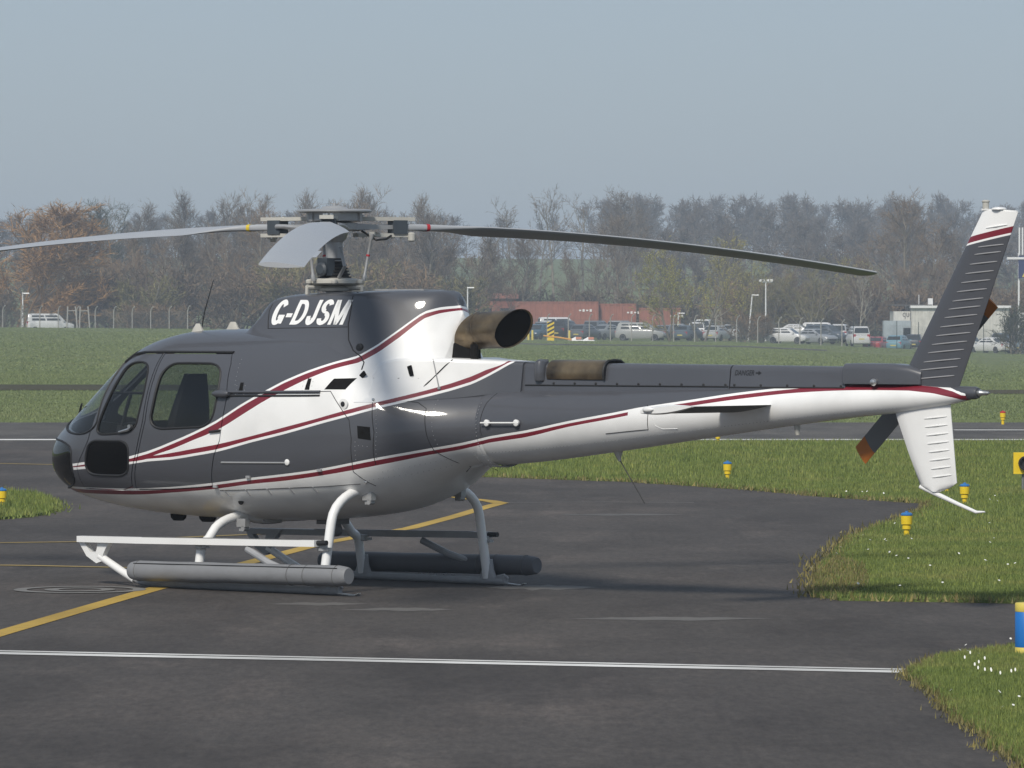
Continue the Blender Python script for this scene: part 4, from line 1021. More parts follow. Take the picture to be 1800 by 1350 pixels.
def asphalt(name, base=.066, warm=1.12):
    m, N, L, b = nodes_mat(name); g = N.new('ShaderNodeNewGeometry'); p = g.outputs['Position']
    big = noise_n(N, L, p, .30, 7, .66, (1, .42, 1)); mid = noise_n(N, L, p, .9, 7, .7, (1, .28, 1)); fine = noise_n(N, L, p, 34, 4, .75); agg = noise_n(N, L, p, 16, 5, .85, (1, .22, 1))
    c = ramp_n(N, L, big, [(.30, (base * .72 * warm, base * .72, base * .68)), (.52, (base * warm, base, base * .93)), (.72, (base * 1.35 * warm, base * 1.3, base * 1.17))])
    st = ramp_n(N, L, mid, [(.54, (0, 0, 0)), (.70, (1, 1, 1))])
    c = mixc(N, L, mixc(N, L, .34, (0, 0, 0), st), c, (base * 2.5 * warm, base * 2.35, base * 2.1))
    dk = ramp_n(N, L, noise_n(N, L, p, .55, 6, .7, (1, .30, 1)), [(.34, (.66, .65, .65)), (.54, (1, 1, 1))])
    c = mixc(N, L, 1.0, c, dk, 'MULTIPLY')
    c = mixc(N, L, .75, c, ramp_n(N, L, agg, [(.28, (.45, .45, .46)), (.74, (1.5, 1.47, 1.42))]), 'MULTIPLY')
    sp = ramp_n(N, L, fine, [(.66, (0, 0, 0)), (.76, (1, 1, 1))])
    c = mixc(N, L, mixc(N, L, .45, (0, 0, 0), sp), c, (.17, .165, .155))
    L.new(c, b.inputs['Base Color']); b.inputs['Roughness'].default_value = .86; b.inputs['Specular IOR Level'].default_value = .3
    bump_n(N, L, b, fine, .5, .006)
    return m
M_asph = asphalt('weathered_asphalt')
M_runway = asphalt('runway_asphalt', .095, 1.06)
def grass_ground(name, cols, scale=1.0):
    m, N, L, b = nodes_mat(name); g = N.new('ShaderNodeNewGeometry'); p = g.outputs['Position']
    n1 = noise_n(N, L, p, .05 * scale, 6, .6, (.5, 1, 1)); n2 = noise_n(N, L, p, 1.3 * scale, 6, .7, (.6, 1, 1)); n3 = noise_n(N, L, p, 14 * scale, 3, .7)
    c = ramp_n(N, L, n1, [(.28, cols[0]), (.5, cols[1]), (.72, cols[2])])
    c = mixc(N, L, .8, c, ramp_n(N, L, n2, [(.25, (.62, .64, .6)), (.75, (1.35, 1.32, 1.2))]), 'MULTIPLY')
    c = mixc(N, L, .5, c, ramp_n(N, L, n3, [(.25, (.5, .5, .5)), (.75, (1.4, 1.4, 1.3))]), 'MULTIPLY')
    L.new(c, b.inputs['Base Color']); b.inputs['Roughness'].default_value = 1.0; b.inputs['Specular IOR Level'].default_value = .1
    bump_n(N, L, b, n2, .6, .12)
    return m
M_field = grass_ground('mown_field_grass', [(.12, .152, .066), (.14, .17, .076), (.17, .186, .095)])
M_turf = grass_ground('verge_turf', [(.09, .125, .038), (.115, .15, .047), (.16, .17, .068)], 2.0)

# one sheet out past the horizon
ds = np.concatenate([[-60, 0, 20, 60, 100, 112, 116.9, 117.1], np.geomspace(121, 1500, 70), [2500, 6000, 14000]])
us = np.concatenate([[-12, -3, -1, -.5], np.linspace(-.22, .22, 61), [.5, 1, 3, 12]])
v = []
for d in ds:
    for u in us:
        x = u * max(d, 60); v.append((x, d, tz(x, d)))
nu = len(us); f = [(i * nu + j, i * nu + j + 1, (i + 1) * nu + j + 1, (i + 1) * nu + j) for i in range(len(ds) - 1) for j in range(nu - 1)]
me = bpy.data.meshes.new('field'); me.from_pydata(v, [], f); me.polygons.foreach_set('use_smooth', [True] * len(f))
tag(link_mesh('field', me, M_field), kind='structure')
def sheet(name, poly, z, m, kind='structure', parent=None, thick=None):
    mb = MB()
    if thick: 
        n = len(poly); mb.add([(x, y, z) for x, y in poly] + [(x, y, z - thick) for x, y in poly], [tuple(range(n))] + [(i, (i + 1) % n, (i + 1) % n + n, i + n) for i in range(n)])
    else: mb.add([(x, y, z) for x, y in poly], [tuple(range(len(poly)))])
    me = bpy.data.meshes.new(name); me.from_pydata(mb.v, [], mb.f)
    bm = bmesh.new(); bm.from_mesh(me); bmesh.ops.triangulate(bm, faces=[q for q in bm.faces if len(q.verts) > 4], ngon_method='EAR_CLIP'); bm.normal_update()
    for q in bm.faces:
        if abs(q.normal.z) > .5 and q.normal.z < 0: q.normal_flip()
    bm.to_mesh(me); bm.free()
    return tag(link_mesh(name, me, m, parent), kind=kind)
d1, d2 = dep(776), dep(742.5)
sheet('apron', [(-90, -30), (90, -30), (90, d1 - .02), (-90, d1 - .02)], 0, M_asph)
sheet('runway', [(-140, d1), (140, d1), (140, d2), (-140, d2)], 0.0, M_runway)
def strip(name, p0, p1, w, m, z=.004, world=False):
    a = Vector(p0 if world else G(*p0)); b = Vector(p1 if world else G(*p1)); t = (b - a).normalized(); n = Vector((-t.y, t.x)) * w / 2
    return sheet(name, [tuple(a + n), tuple(b + n), tuple(b - n), tuple(a - n)], z, m)
def paint_worn(name, col, wear=.5):
    m, N, L, b = nodes_mat(name); g = N.new('ShaderNodeNewGeometry'); p = g.outputs['Position']
    f1 = noise_n(N, L, p, 7, 6, .75); f2 = noise_n(N, L, p, .5, 3)
    k = ramp_n(N, L, f1, [(wear - .12, (0, 0, 0)), (wear + .16, (1, 1, 1))])
    c = mixc(N, L, k, tuple(x * .75 for x in col), col); 
    k2 = ramp_n(N, L, f2, [(.3, (.6, .6, .6)), (.7, (1, 1, 1))])
    c = mixc(N, L, 1.0, c, k2, 'MULTIPLY')
    L.new(c, b.inputs['Base Color']); b.inputs['Roughness'].default_value = .8
    return m
M_mw = paint_worn('worn_white_marking', (.78, .77, .74), .30)
M_my = paint_worn('worn_yellow_marking', (.52, .34, .055), .36)
M_mf = paint_worn('faded_white_marking', (.27, .26, .245), .48)
M_scuff = paint_worn('pale_scuff', (.15, .14, .128), .5)
M_mt = paint_worn('thin_yellow_marking', (.36, .26, .08), .42)
# double white line across the foreground
e0, e1 = Vector(G(-300, 1142)), Vector(G(1592, 1181)); tt_ = (e1 - e0).normalized(); nn_ = Vector((-tt_.y, tt_.x))
for off, w in ((.17, .11), (-.06, .21)):
    strip('white_line', tuple(e0 + nn_ * off), tuple(e1 + nn_ * off), w, M_mw, .004, True)
# yellow taxi line that runs under the skids to an arrow-shaped turn
def polyline_mark(name, pts, w, m, z=.004):
    P = [Vector(G(*p)) for p in pts]; L_, R_ = [], []
    for i, p in enumerate(P):
        t = (P[min(i + 1, len(P) - 1)] - P[max(i - 1, 0)]).normalized(); n = Vector((-t.y, t.x)) * w / 2
        L_.append(tuple(p + n)); R_.append(tuple(p - n))
    mb = MB(); n = len(P)
    mb.add([(*p, z) for p in L_] + [(*p, z) for p in R_], [(i, i + n, i + 1 + n, i + 1) for i in range(n - 1)])
    return tag(mb.build(name, m, smooth=False), kind='structure')
polyline_mark('yellow_line', [(-250, 1190), (0, 1114), (120, 1079), (245, 1043), (420, 994), (560, 957), (640, 942), (720, 929), (800, 908), (850, 893), (880, 885)], .175, M_my)
polyline_mark('yellow_line', [(881, 885.2), (860, 881), (820, 877), (770, 869), (700, 858)], .21, M_my, .006)
for pts, w in (([(-100, 956), (140, 953), (420, 941), (560, 935)], .16), ([(-100, 993), (60, 995), (240, 999)], .15), ([(-100, 813), (90, 817), (300, 820)], .22), ([(890, 884), (1060, 883), (1220, 884)], .06)):
    polyline_mark('thin_line', pts, w, M_mt if w != .06 else M_mf, .005)
for y, w, x0 in ((773, .85, -140), (756, .55, 9)):
    d = dep(y); strip('runway_edge_line', (x0, d), (140, d), w, M_mw, .004, True)
# painted ring beside the skid
cx, cy = G(140, 1037.5); rg = MB()
for ro, ri in ((.56, .45), (.30, .18)):
    n = 48; rg.add([(cx + r * math.cos(2 * PI * i / n), cy + r * math.sin(2 * PI * i / n), .006) for r in (ro, ri) for i in range(n)], [(i, (i + 1) % n, (i + 1) % n + n, i + n) for i in range(n)])
tag(rg.build('painted_rings', M_mf, smooth=False), kind='structure')
# faded scrapes on the apron
for k, (px, py, l, w, a) in enumerate([(700, 1072, .9, .16, .02), (1180, 1088, 1.6, .16, .03), (560, 1062, .8, .16, 0), (950, 1033, 1.0, .3, 0), (1090, 905, 1.6, .2, .01)]):
    x, y = G(px, py); n = 14; mb = MB(); rs = np.random.default_rng(k)
    up_ = [(x + l * (i / n - .5), y + a * l * (i / n - .5) + 1.6 * w * math.sin(PI * i / n) * (.5 + rs.random() * .7), .002) for i in range(n + 1)]
    dn_ = [(x + l * (i / n - .5), y + a * l * (i / n - .5) - 1.6 * w * math.sin(PI * i / n) * (.5 + rs.random() * .7) - .002, .002) for i in range(n + 1)]
    mb.add(up_ + dn_, [(i, i + n + 1, i + n + 2, i + 1) for i in range(n)]); tag(mb.build('scuff_mark', M_scuff, smooth=False), kind='structure')

# verges: turf pads a few centimetres proud of the apron with ragged edges
def ragged(poly, amp, step, seed):
    rs = np.random.default_rng(seed); out = []
    for a, b in zip(poly, poly[1:] + poly[:1]):
        a, b = Vector(a), Vector(b); n = max(1, int((b - a).length / step)); t = (b - a).normalized(); nr = Vector((-t.y, t.x))
        for i in range(n): out.append(tuple(a.lerp(b, i / n) + nr * rs.normal(0, amp) + t * rs.normal(0, amp * .3)))
    return out
V1 = [(560, 780), (2500, 780), (2500, 1068), (1900, 1063), (1600, 1058), (1480, 1056), (1434, 1050), (1437, 1015), (1455, 985), (1490, 950), (1545, 928), (1600, 912), (1636, 893), (1620, 885), (1560, 881), (1480, 876), (1300, 860), (1100, 847), (835, 838), (700, 832), (560, 815)]
V2 = [(1603, 1183), (1640, 1162), (1720, 1151), (1790, 1141), (1900, 1135), (2400, 1128), (2400, 1500), (1930, 1470), (1850, 1395), (1790, 1345), (1740, 1308), (1690, 1265), (1650, 1226), (1612, 1197)]
V3 = [(-500, 864), (0, 868), (60, 872), (98, 890), (90, 903), (50, 910), (0, 914), (-500, 925)]
VERGE = []
for k, (vp, st_) in enumerate(((V1, .25), (V2, .12), (V3, .25))):
    P = ragged([G(*p) for p in vp], .03, st_, k + 3); VERGE.append(P)
    sheet('grass_verge', P, .022 + .002 * k, M_turf, thick=.05)
M_track = grass_ground('worn_earth_track', [(.06, .058, .04), (.075, .07, .05), (.09, .085, .058)])
# paved tracks crossing the far field
for nm, y0, y1, wd in (('field_track', 690, 682, None), ('far_taxiway', 609, 604.5, None)):
    mb = MB(); us_ = np.linspace(-.2, .2, 41) if nm == 'field_track' else np.linspace(-.01, .06, 15); vv = []
    for u in us_:
        for y in (y0, y1):
            # the distance at which the terrain shows at this height in the field
            dd = dep(y) if nm == 'field_track' else None
            if dd is None: dd = 402 if y == y0 else 414
            vv.append((u * dd, dd, tz(u * dd, dd) + .018))
    mb.add(vv, [(2 * i, 2 * i + 2, 2 * i + 3, 2 * i + 1) for i in range(len(us_) - 1)]); tag(mb.build(nm, M_track if nm == 'field_track' else M_runway), kind='structure')

# ---- grass blades
def inside(poly, x, y):
    r = np.zeros(len(x), bool); P = np.array(poly); n = len(P); j = n - 1
    for i in range(n):
        xi, yi, xj, yj = P[i, 0], P[i, 1], P[j, 0], P[j, 1]
        c = ((yi > y) != (yj > y)) & (x < (xj - xi) * (y - yi) / ((yj - yi) or 1e-9) + xi); r ^= c; j = i
    return r
def blades(name, xy, hgt, wid, m, z0, lean=.5, rs=rng, kind='stuff'):
    n = len(xy); a = rs.random(n) * 2 * np.pi; l = rs.random(n) * lean; b = rs.random(n) * 2 * np.pi
    h = hgt * (.45 + .9 * rs.random(n)); w = wid * (.6 + .8 * rs.random(n))
    dx, dy = np.cos(a) * w / 2, np.sin(a) * w / 2
    lx, ly = np.cos(b) * l * h, np.sin(b) * l * h
    z = np.broadcast_to(z0, n)
    co = np.empty((n, 3, 3)); co[:, 0] = np.stack([xy[:, 0] - dx, xy[:, 1] - dy, z], 1); co[:, 1] = np.stack([xy[:, 0] + dx, xy[:, 1] + dy, z], 1); co[:, 2] = np.stack([xy[:, 0] + lx, xy[:, 1] + ly, z + h], 1)
    me = bpy.data.meshes.new(name); me.vertices.add(3 * n); me.loops.add(3 * n); me.polygons.add(n)
    me.vertices.foreach_set('co', co.ravel()); me.loops.foreach_set('vertex_index', np.arange(3 * n, dtype=np.int32))
    me.polygons.foreach_set('loop_start', np.arange(0, 3 * n, 3, dtype=np.int32)); me.update(calc_edges=True)
    return link_mesh(name, me, m)
def blade_mat(name, stops, sc=1.1, rc=1.0):
    m, N, L, b = nodes_mat(name); g = N.new('ShaderNodeNewGeometry')
    n1 = noise_n(N, L, g.outputs['Position'], sc, 6, .72, (.8, .7, 1)); r = g.outputs['Random Per Island']
    c = ramp_n(N, L, n1, stops)
    c = mixc(N, L, 1.0, c, ramp_n(N, L, r, [(0, (1 - .36 * rc, 1 - .33 * rc, 1 - .38 * rc)), (.75, (1 + .13 * rc, 1 + .11 * rc, 1 + .05 * rc)), (1, (1 + .6 * rc, 1 + .45 * rc, 1 + .1 * rc))]), 'MULTIPLY')
    L.new(c, b.inputs['Base Color']); b.inputs['Roughness'].default_value = .7; b.inputs['Specular IOR Level'].default_value = .25
    b.inputs['Subsurface Weight'].default_value = 0
    return m
M_blade_g = blade_mat('grass_blades', [(.30, (.115, .165, .045)), (.5, (.16, .205, .06)), (.72, (.235, .24, .09))])
M_straw = blade_mat('dry_edge_grass', [(.3, (.15, .14, .055)), (.7, (.22, .19, .09))])
M_blade_far = blade_mat('far_grass_blades', [(.30, (.15, .19, .082)), (.5, (.17, .21, .092)), (.70, (.20, .222, .108))], .08, .3)
def scatter(poly, dens, d0, d1, umax=.108):
    dd = np.sqrt(rng.random(int(dens * umax * (d1 * d1 - d0 * d0))) * (d1 * d1 - d0 * d0) + d0 * d0)
    u = (rng.random(len(dd)) * 2 - 1) * umax; x = u * dd
    k = inside(poly, x, dd); return np.stack([x[k], dd[k]], 1)
ALLB = []
for nm, P, dens, a, b, h, w, zz in (('grass', VERGE[1], 7000, 25, 38, .032, .006, .024), ('grass', VERGE[0], 2200, 42, 56, .034, .009, .022), ('grass', VERGE[0], 900, 56, 74, .05, .013, .022), ('grass', VERGE[0], 480, 74, 98, .075, .018, .022), ('grass', VERGE[2], 700, 55, 72, .08, .016, .026)):
    xy = scatter(P, dens, a, b)
    tag(blades(nm, xy, h, w, M_blade_g, zz), {38: 'short daisy-dotted grass on the near right corner verge', 56: 'cropped grass on the rounded verge right of the tail', 74: 'longer grass on the verge behind the tail boom', 98: 'rough grass strip between the verge and the runway', 72: 'small tongue of grass left of the helicopter nose'}[b], 'grass', kind='stuff')
# dry straw fringe where turf meets tarmac
for k, P in enumerate(VERGE):
    Q = np.array(P); seg = np.roll(Q, -1, 0) - Q; ln_ = np.linalg.norm(seg, axis=1)
    ok = (np.abs(Q[:, 0]) < .112 * Q[:, 1]) & (Q[:, 1] < 97)
    idx = np.repeat(np.arange(len(Q)), np.where(ok, (ln_ * (200 if k == 1 else 80)).astype(int), 0))
    p = Q[idx] + seg[idx] * rng.random((len(idx), 1)) + rng.normal(0, .045 if k == 1 else .08, (len(idx), 2))
    dn = float(np.median(p[:, 1]))
    tag(blades('dry_grass_edge', p, .045 if k == 1 else .06, .010 if k == 1 else .02, M_straw if k != 2 else M_blade_g, .006, .9), ['straw-coloured fringe round the verge beyond the tail', 'straw-coloured fringe of the near right corner verge', 'ragged fringe of the small grass tongue at left'][k], 'grass', kind='stuff')
xs_ = scatter([G(1434, 1050), G(1437, 1015), G(1470, 985), G(1520, 1000), G(1530, 1030), G(1500, 1052)], 900, 42, 52)
tag(blades('dry_grass_patch', xs_, .05, .014, M_straw, .022, .7), 'yellowed dry patch at the rounded tip of the verge', 'grass', kind='stuff')
# tufts over the far field so that it does not read as a flat sheet
for d0_, d1_, dens, h, w in ((116, 200, 60, .045, .03), (200, 470, 7.0, .05, .09)):
    n = int(dens * .106 * (d1_ ** 2 - d0_ ** 2)); dd = np.sqrt(rng.random(n) * (d1_ ** 2 - d0_ ** 2) + d0_ ** 2); x = (rng.random(n) * 2 - 1) * .106 * dd
    k = ~(((dd > 159) & (dd < 171)) | ((dd > 393) & (dd < 420))); x, dd = x[k], dd[k]
    tag(blades('field_grass', np.stack([x, dd], 1), h, w, M_blade_far, terrain(x, dd), .8), 'mown grass of the airfield %s the paved track' % ('around' if d0_ == 116 else 'beyond'), 'grass', kind='stuff')
# daisies
def daisies(name, label, poly, dens, d0, d1, r, z):
    xy = scatter(poly, dens, d0, d1); n = len(xy)
    cl = noise_mask(xy); xy = xy[cl]; n = len(xy)
    co = np.empty((n, 6, 3)); zz = z + .03 + .03 * rng.random(n); tilt = rng.normal(0, .35, (n, 2)) - np.array([0, .35])
    for i in range(6):
        a = i * PI / 3; dx, dy = r * math.cos(a), r * math.sin(a); co[:, i] = np.stack([xy[:, 0] + dx, xy[:, 1] + dy, zz + dx * tilt[:, 0] + dy * -tilt[:, 1]], 1)
    me = bpy.data.meshes.new(name); me.from_pydata([tuple(p) for p in co.reshape(-1, 3)], [], [tuple(range(6 * i, 6 * i + 6)) for i in range(n)])
    tag(link_mesh(name, me, M_daisy), label, 'daisies', kind='stuff')
def noise_mask(xy):
    s_ = np.sin(xy[:, 0] * 2.1 + 1.3 * np.sin(xy[:, 1] * .9)) + np.sin(xy[:, 1] * 1.4 + xy[:, 0] * .7)
    return rng.random(len(xy)) < np.clip(.15 + .55 * s_, 0, 1)
M_daisy = mat('daisy_petals', (.75, .75, .70), .6)
daisies('daisies', 'white daisies scattered in the near right corner grass', VERGE[1], 15, 25, 37, .009, .03)
daisies('daisies', 'white daisies scattered over the verge right of the tail', VERGE[0], 2.5, 42, 68, .011, .03)
xd = np.stack([rng.normal(G(1745, 1175)[0], .16, 16), rng.normal(G(1745, 1195)[1], .45, 16)], 1); xd = xd[inside(VERGE[1], xd[:, 0], xd[:, 1] - .3)]
co = []; fc = []
for i, (x, y) in enumerate(xd):
    co += [(x + .006 * math.cos(k * PI / 3), y + .006 * math.sin(k * PI / 3), .07 + .012 * math.sin(k * PI / 3) + .02 * ((i * 7) % 5) / 5) for k in range(6)]; fc.append(tuple(range(6 * i, 6 * i + 6)))
me = bpy.data.meshes.new('daisies'); me.from_pydata(co, [], fc); tag(link_mesh('daisies', me, M_daisy), 'dense clump of white daisies beside the blue and yellow marker post', 'daisies', kind='stuff')

# ================================================================ AIRFIELD FURNITURE
M_yel = mat('yellow_enamel', (.78, .55, .02), .45, noise=.12, nscale=30)
M_blu = mat('blue_lens', (.03, .16, .42), .3, noise=.1, nscale=20)
M_bluc = mat('blue_band_paint', (.01, .15, .48), .5, noise=.08, nscale=15)
M_yelp = mat('pale_yellow_paint', (.62, .50, .10), .55, noise=.1, nscale=15)
M_post = mat('galvanised_post', (.20, .21, .21), .5, metal=.4, noise=.2, nscale=20)
def edge_light(px, py, scale, label, top=None):
    x, d = G(px, py); o = empty('taxiway_light', (x, d, .02 if True else 0))
    tag(o, label, 'airfield light', 'elevated taxiway edge lights')
    s = scale
    b = MB(); b.lathe([(.030 * s, -.03), (.030 * s, .07 * s), (.046 * s, .075 * s), (.046 * s, .115 * s), (.034 * s, .12 * s)], (0, 0, 0), 14); b.build('stem', M_yel, o)
    b = MB(); b.lathe([(.034 * s, .12 * s), (.058 * s, .125 * s), (.062 * s, .21 * s), (.052 * s, .215 * s)], (0, 0, 0), 16); b.build('light_body', M_yel, o)
    b = MB(); b.lathe([(.052 * s, .215 * s), (.062 * s, .218 * s), (.062 * s, .230 * s), (.05 * s, .244 * s), (.018 * s, .250 * s), (.016 * s, .262 * s), (.004 * s, .264 * s)], (0, 0, 0), 16); b.build('lens_cap', top or M_blu, o)
    return o
edge_light(1594, 946, 1.0, 'yellow taxiway light with blue cap on the rounded verge nearest the tarmac')
edge_light(1696, 889, 1.0, 'yellow taxiway light with blue cap beside the tail skid')
edge_light(1279, 845, 1.0, 'yellow taxiway light with blue cap under the middle of the tail boom')
edge_light(1262, 780, .95, 'small yellow taxiway light at the runway edge, hidden partly by the tail boom')
edge_light(1665, 869, .8, 'tiny yellow taxiway light showing behind the lower fin tip')
edge_light(1763, 746, 1.05, 'yellow runway light with red lens beyond the far right runway line', M_red)
edge_light(3, 896, .95, 'yellow taxiway light with blue cap on the grass tongue at far left')
# marker post at the right edge
x, d = G(1806, 1157); mp_ = empty('marker_post', (x, d, 0)); tag(mp_, 'short blue cylinder post with yellow top and foot at the right edge', 'marker post')
for nm, z0, z1, m in (('foot_band', -.03, .075, M_yelp), ('blue_band', .0755, .315, M_bluc), ('top_band', .3155, .375, M_yelp)):
    b = MB(); b.lathe([(.080, z0), (.082, z0 + .006), (.082, z1 - .006), (.078, z1)], (0, 0, 0), 24); b.build(nm, m, mp_)
# runway guard light
x, d = G(1799, 868); gl_ = empty('guard_light', (x, d, 0)); tag(gl_, 'square yellow guard light with dark round lens on a post at right', 'guard light')
b = MB(); b.tube([(0, .02, -.02), (0, .02, .30)], .02, 8); b.build('post', M_post, gl_)
b = MB(); b.box((.0, 0, .40), (.26, .09, .28)); b.build('housing', M_yel, gl_, smooth=False)
b = MB(); b.lathe([(.085, 0), (.095, .04), (.095, .07), (.075, .07), (.07, .02)], (.02, -.045, .40), 20, axis='Y', rot=Matrix.Rotation(PI, 3, 'Z')); b.build('lens_hood', M_black, gl_)
# ================================================================ BACKGROUND
def at(px, d, z=None):
    x = (px - 900) / FPX * d; return Vector((x, d, tz(x, d) if z is None else z))
def copy_tree(o, parent=None):
    c = o.copy(); COL.objects.link(c); c.parent = parent
    for ch in o.children: copy_tree(ch, c)
    return c

# ---- trees: tapering trunk and limbs, then sprays of thin twigs
def grow(seed, h=12.0, spread=.45, limbs=14, subs=7, twigs=6, tw_len=.9, trunk_r=.16, bole=.22, up=.35, leaf=0, multi=1, wide=.040):
    rs = np.random.default_rng(seed); trunk = MB(); rib_a = []; rib_b = []; rib_w = []; leaves = []
    def nrm(v): return v / (np.linalg.norm(v) + 1e-9)
    def path(p, d, ln, n, jit, upw):
        P = [p]; d = nrm(d)
        for i in range(n):
            d = nrm(d + rs.normal(0, jit, 3) + np.array([0, 0, upw / n])); P.append(P[-1] + d * ln / n)
        return P
    def side(d, ang):
        r = nrm(np.cross(d, rs.normal(0, 1, 3))); return nrm(d * math.cos(ang) + r * math.sin(ang))
    for mstem in range(multi):
        base = np.array([rs.normal(0, .25) * (multi > 1), rs.normal(0, .25) * (multi > 1), -.2])
        d0 = np.array([rs.normal(0, .06 + .16 * (multi > 1)), rs.normal(0, .06 + .16 * (multi > 1)), 1.0])
        hh = h * (1 if mstem == 0 else .7 + .25 * rs.random()); T = path(base, d0, hh * .96, 9, .055, .15)
        trunk.tube([tuple(p) for p in T], [trunk_r / math.sqrt(multi) * (1 - .93 * (i / 9) ** .9) + .012 for i in range(10)], 6)
        nl = max(4, limbs // multi)
        for k in range(nl):
            t = bole + (.98 - bole) * ((k + rs.random()) / nl); i = min(8, int(t * 9)); p = T[i] + (T[i + 1] - T[i]) * (t * 9 - i)
            ln = hh * spread * (1.0 - .62 * max(0, (t - bole) / (1 - bole)) ** 1.3) * (.75 + .5 * rs.random())
            d = side(nrm(T[i + 1] - T[i]), R(62) - R(26) * t + rs.normal(0, .12)); B = path(p, d, ln, 5, .12, up + .3)
            r0 = trunk_r * .38 * (1 - .6 * t) + .012
            trunk.tube([tuple(q) for q in B], [r0 * (1 - .85 * j / 5) + .006 for j in range(6)], 4, cap=False)
            for s_ in range(subs):
                tt = .18 + .82 * (s_ + rs.random()) / subs; j = min(4, int(tt * 5)); q = B[j] + (B[j + 1] - B[j]) * (tt * 5 - j)
                d2 = side(nrm(B[j + 1] - B[j]), R(42) + rs.normal(0, .25)); l2 = ln * .42 * (1.1 - .5 * tt) * (.7 + .6 * rs.random()) + .35
                S = path(q, d2, l2, 3, .14, up + .25)
                for a in range(3): rib_a.append(S[a]); rib_b.append(S[a + 1]); rib_w.append(wide * 1.5)
                for w_ in range(twigs):
                    uu = .1 + .9 * rs.random(); a = min(2, int(uu * 3)); q2 = S[a] + (S[a + 1] - S[a]) * (uu * 3 - a)
                    d3 = nrm(side(nrm(S[a + 1] - S[a]), R(38) + rs.normal(0, .3)) + np.array([0, 0, up * .6])); l3 = tw_len * (.45 + .8 * rs.random())
                    e = q2 + d3 * l3; rib_a.append(q2); rib_b.append(e); rib_w.append(wide)
                    for b_ in range(2):
                        q3 = q2 + d3 * l3 * (.25 + .6 * rs.random()); e3 = q3 + side(d3, R(35)) * l3 * .5; rib_a.append(q3); rib_b.append(e3); rib_w.append(wide * .8)
                        for lf_ in range(leaf):
                            leaves.append(q3 + (e3 - q3) * rs.random() + rs.normal(0, .05, 3))
    A, B_, W_ = np.array(rib_a), np.array(rib_b), np.array(rib_w)[:, None]
    D = B_ - A; n = np.cross(D, rs.normal(0, 1, D.shape)); n /= np.linalg.norm(n, axis=1, keepdims=True) + 1e-9
    m = len(A); co = np.stack([A - n * W_ / 2, A + n * W_ / 2, B_ + n * W_ * .12, B_ - n * W_ * .12], 1).reshape(-1, 3)
    me = bpy.data.meshes.new('crown'); me.from_pydata(co.tolist(), [], np.arange(4 * m).reshape(-1, 4).tolist())
    lm = None
    if leaves:
        Lc = np.array(leaves); k = len(Lc); a = rs.normal(0, 1, (k, 3)); b = rs.normal(0, 1, (k, 3)); s_ = .055
        a = a / np.linalg.norm(a, axis=1, keepdims=True) * s_; b = b / np.linalg.norm(b, axis=1, keepdims=True) * s_ * .7
        co = np.stack([Lc - a, Lc + b, Lc + a, Lc - b], 1).reshape(-1, 3)
        lm = bpy.data.meshes.new('leaves'); lm.from_pydata(co.tolist(), [], np.arange(4 * k).reshape(-1, 4).tolist())
    return trunk.mesh('trunk'), me, lm
def twig_mat(name, c):
    m, N, L, b = nodes_mat(name); g = N.new('ShaderNodeNewGeometry')
    oi = N.new('ShaderNodeObjectInfo')
    cc = mixc(N, L, g.outputs['Random Per Island'], tuple(x * .65 for x in c), tuple(x * 1.35 for x in c))
    cc = mixc(N, L, 1.0, cc, ramp_n(N, L, oi.outputs['Random'], [(0, (.78, .80, .84)), (.5, (1, .98, .94)), (1, (1.22, 1.12, .98))]), 'MULTIPLY')
    L.new(cc, b.inputs['Base Color']); b.inputs['Roughness'].default_value = .9; b.inputs['Specular IOR Level'].default_value = .15
    return m
T_bark = twig_mat('bark', (.20, .18, .145)); T_brown = twig_mat('brown_twigs', (.195, .142, .092)); T_grey = twig_mat('grey_twigs', (.168, .134, .10))
T_green = twig_mat('greenish_twigs', (.21, .185, .08)); T_orange = twig_mat('orange_willow_twigs', (.30, .185, .085)); T_leaf = twig_mat('young_yellow_leaves', (.46, .43, .08)); T_dark = twig_mat('dark_evergreen', (.05, .06, .032))
T_far = twig_mat('far_wood_twigs', (.12, .102, .088))
T_pale = twig_mat('pale_bark', (.34, .33, .29))
PROTO = {
 'tall': grow(1, 13, .32, 22, 8, 8, .9, .15, .20, .40), 'tall2': grow(2, 13, .36, 22, 8, 8, .9, .16, .18, .30), 'round': grow(3, 12, .46, 24, 9, 9, .8, .20, .12, .12),
 'broad': grow(4, 12.5, .52, 22, 9, 9, .85, .22, .15, .12), 'multi': grow(5, 11, .36, 30, 8, 8, .85, .20, .08, .32, multi=4), 'multi2': grow(6, 11, .40, 32, 8, 8, .8, .20, .08, .25, multi=5),
 'willow': grow(7, 10, .48, 30, 11, 13, .75, .11, .05, .10, multi=2, wide=.05), 'leafy': grow(8, 9.5, .40, 22, 7, 5, .75, .16, .14, .45, leaf=4, multi=3), 'leafy2': grow(9, 10.5, .42, 20, 7, 5, .8, .17, .16, .35, leaf=2, multi=2),
 'bush': grow(10, 3.2, .55, 40, 6, 5, .42, .07, .04, .3, multi=7, wide=.04), 'bush2': grow(11, 3.0, .6, 36, 6, 5, .42, .07, .04, .25, multi=6, wide=.04), 'spare': grow(12, 13, .36, 11, 5, 4, .8, .15, .3, .35),
}
TREE_N = [0]
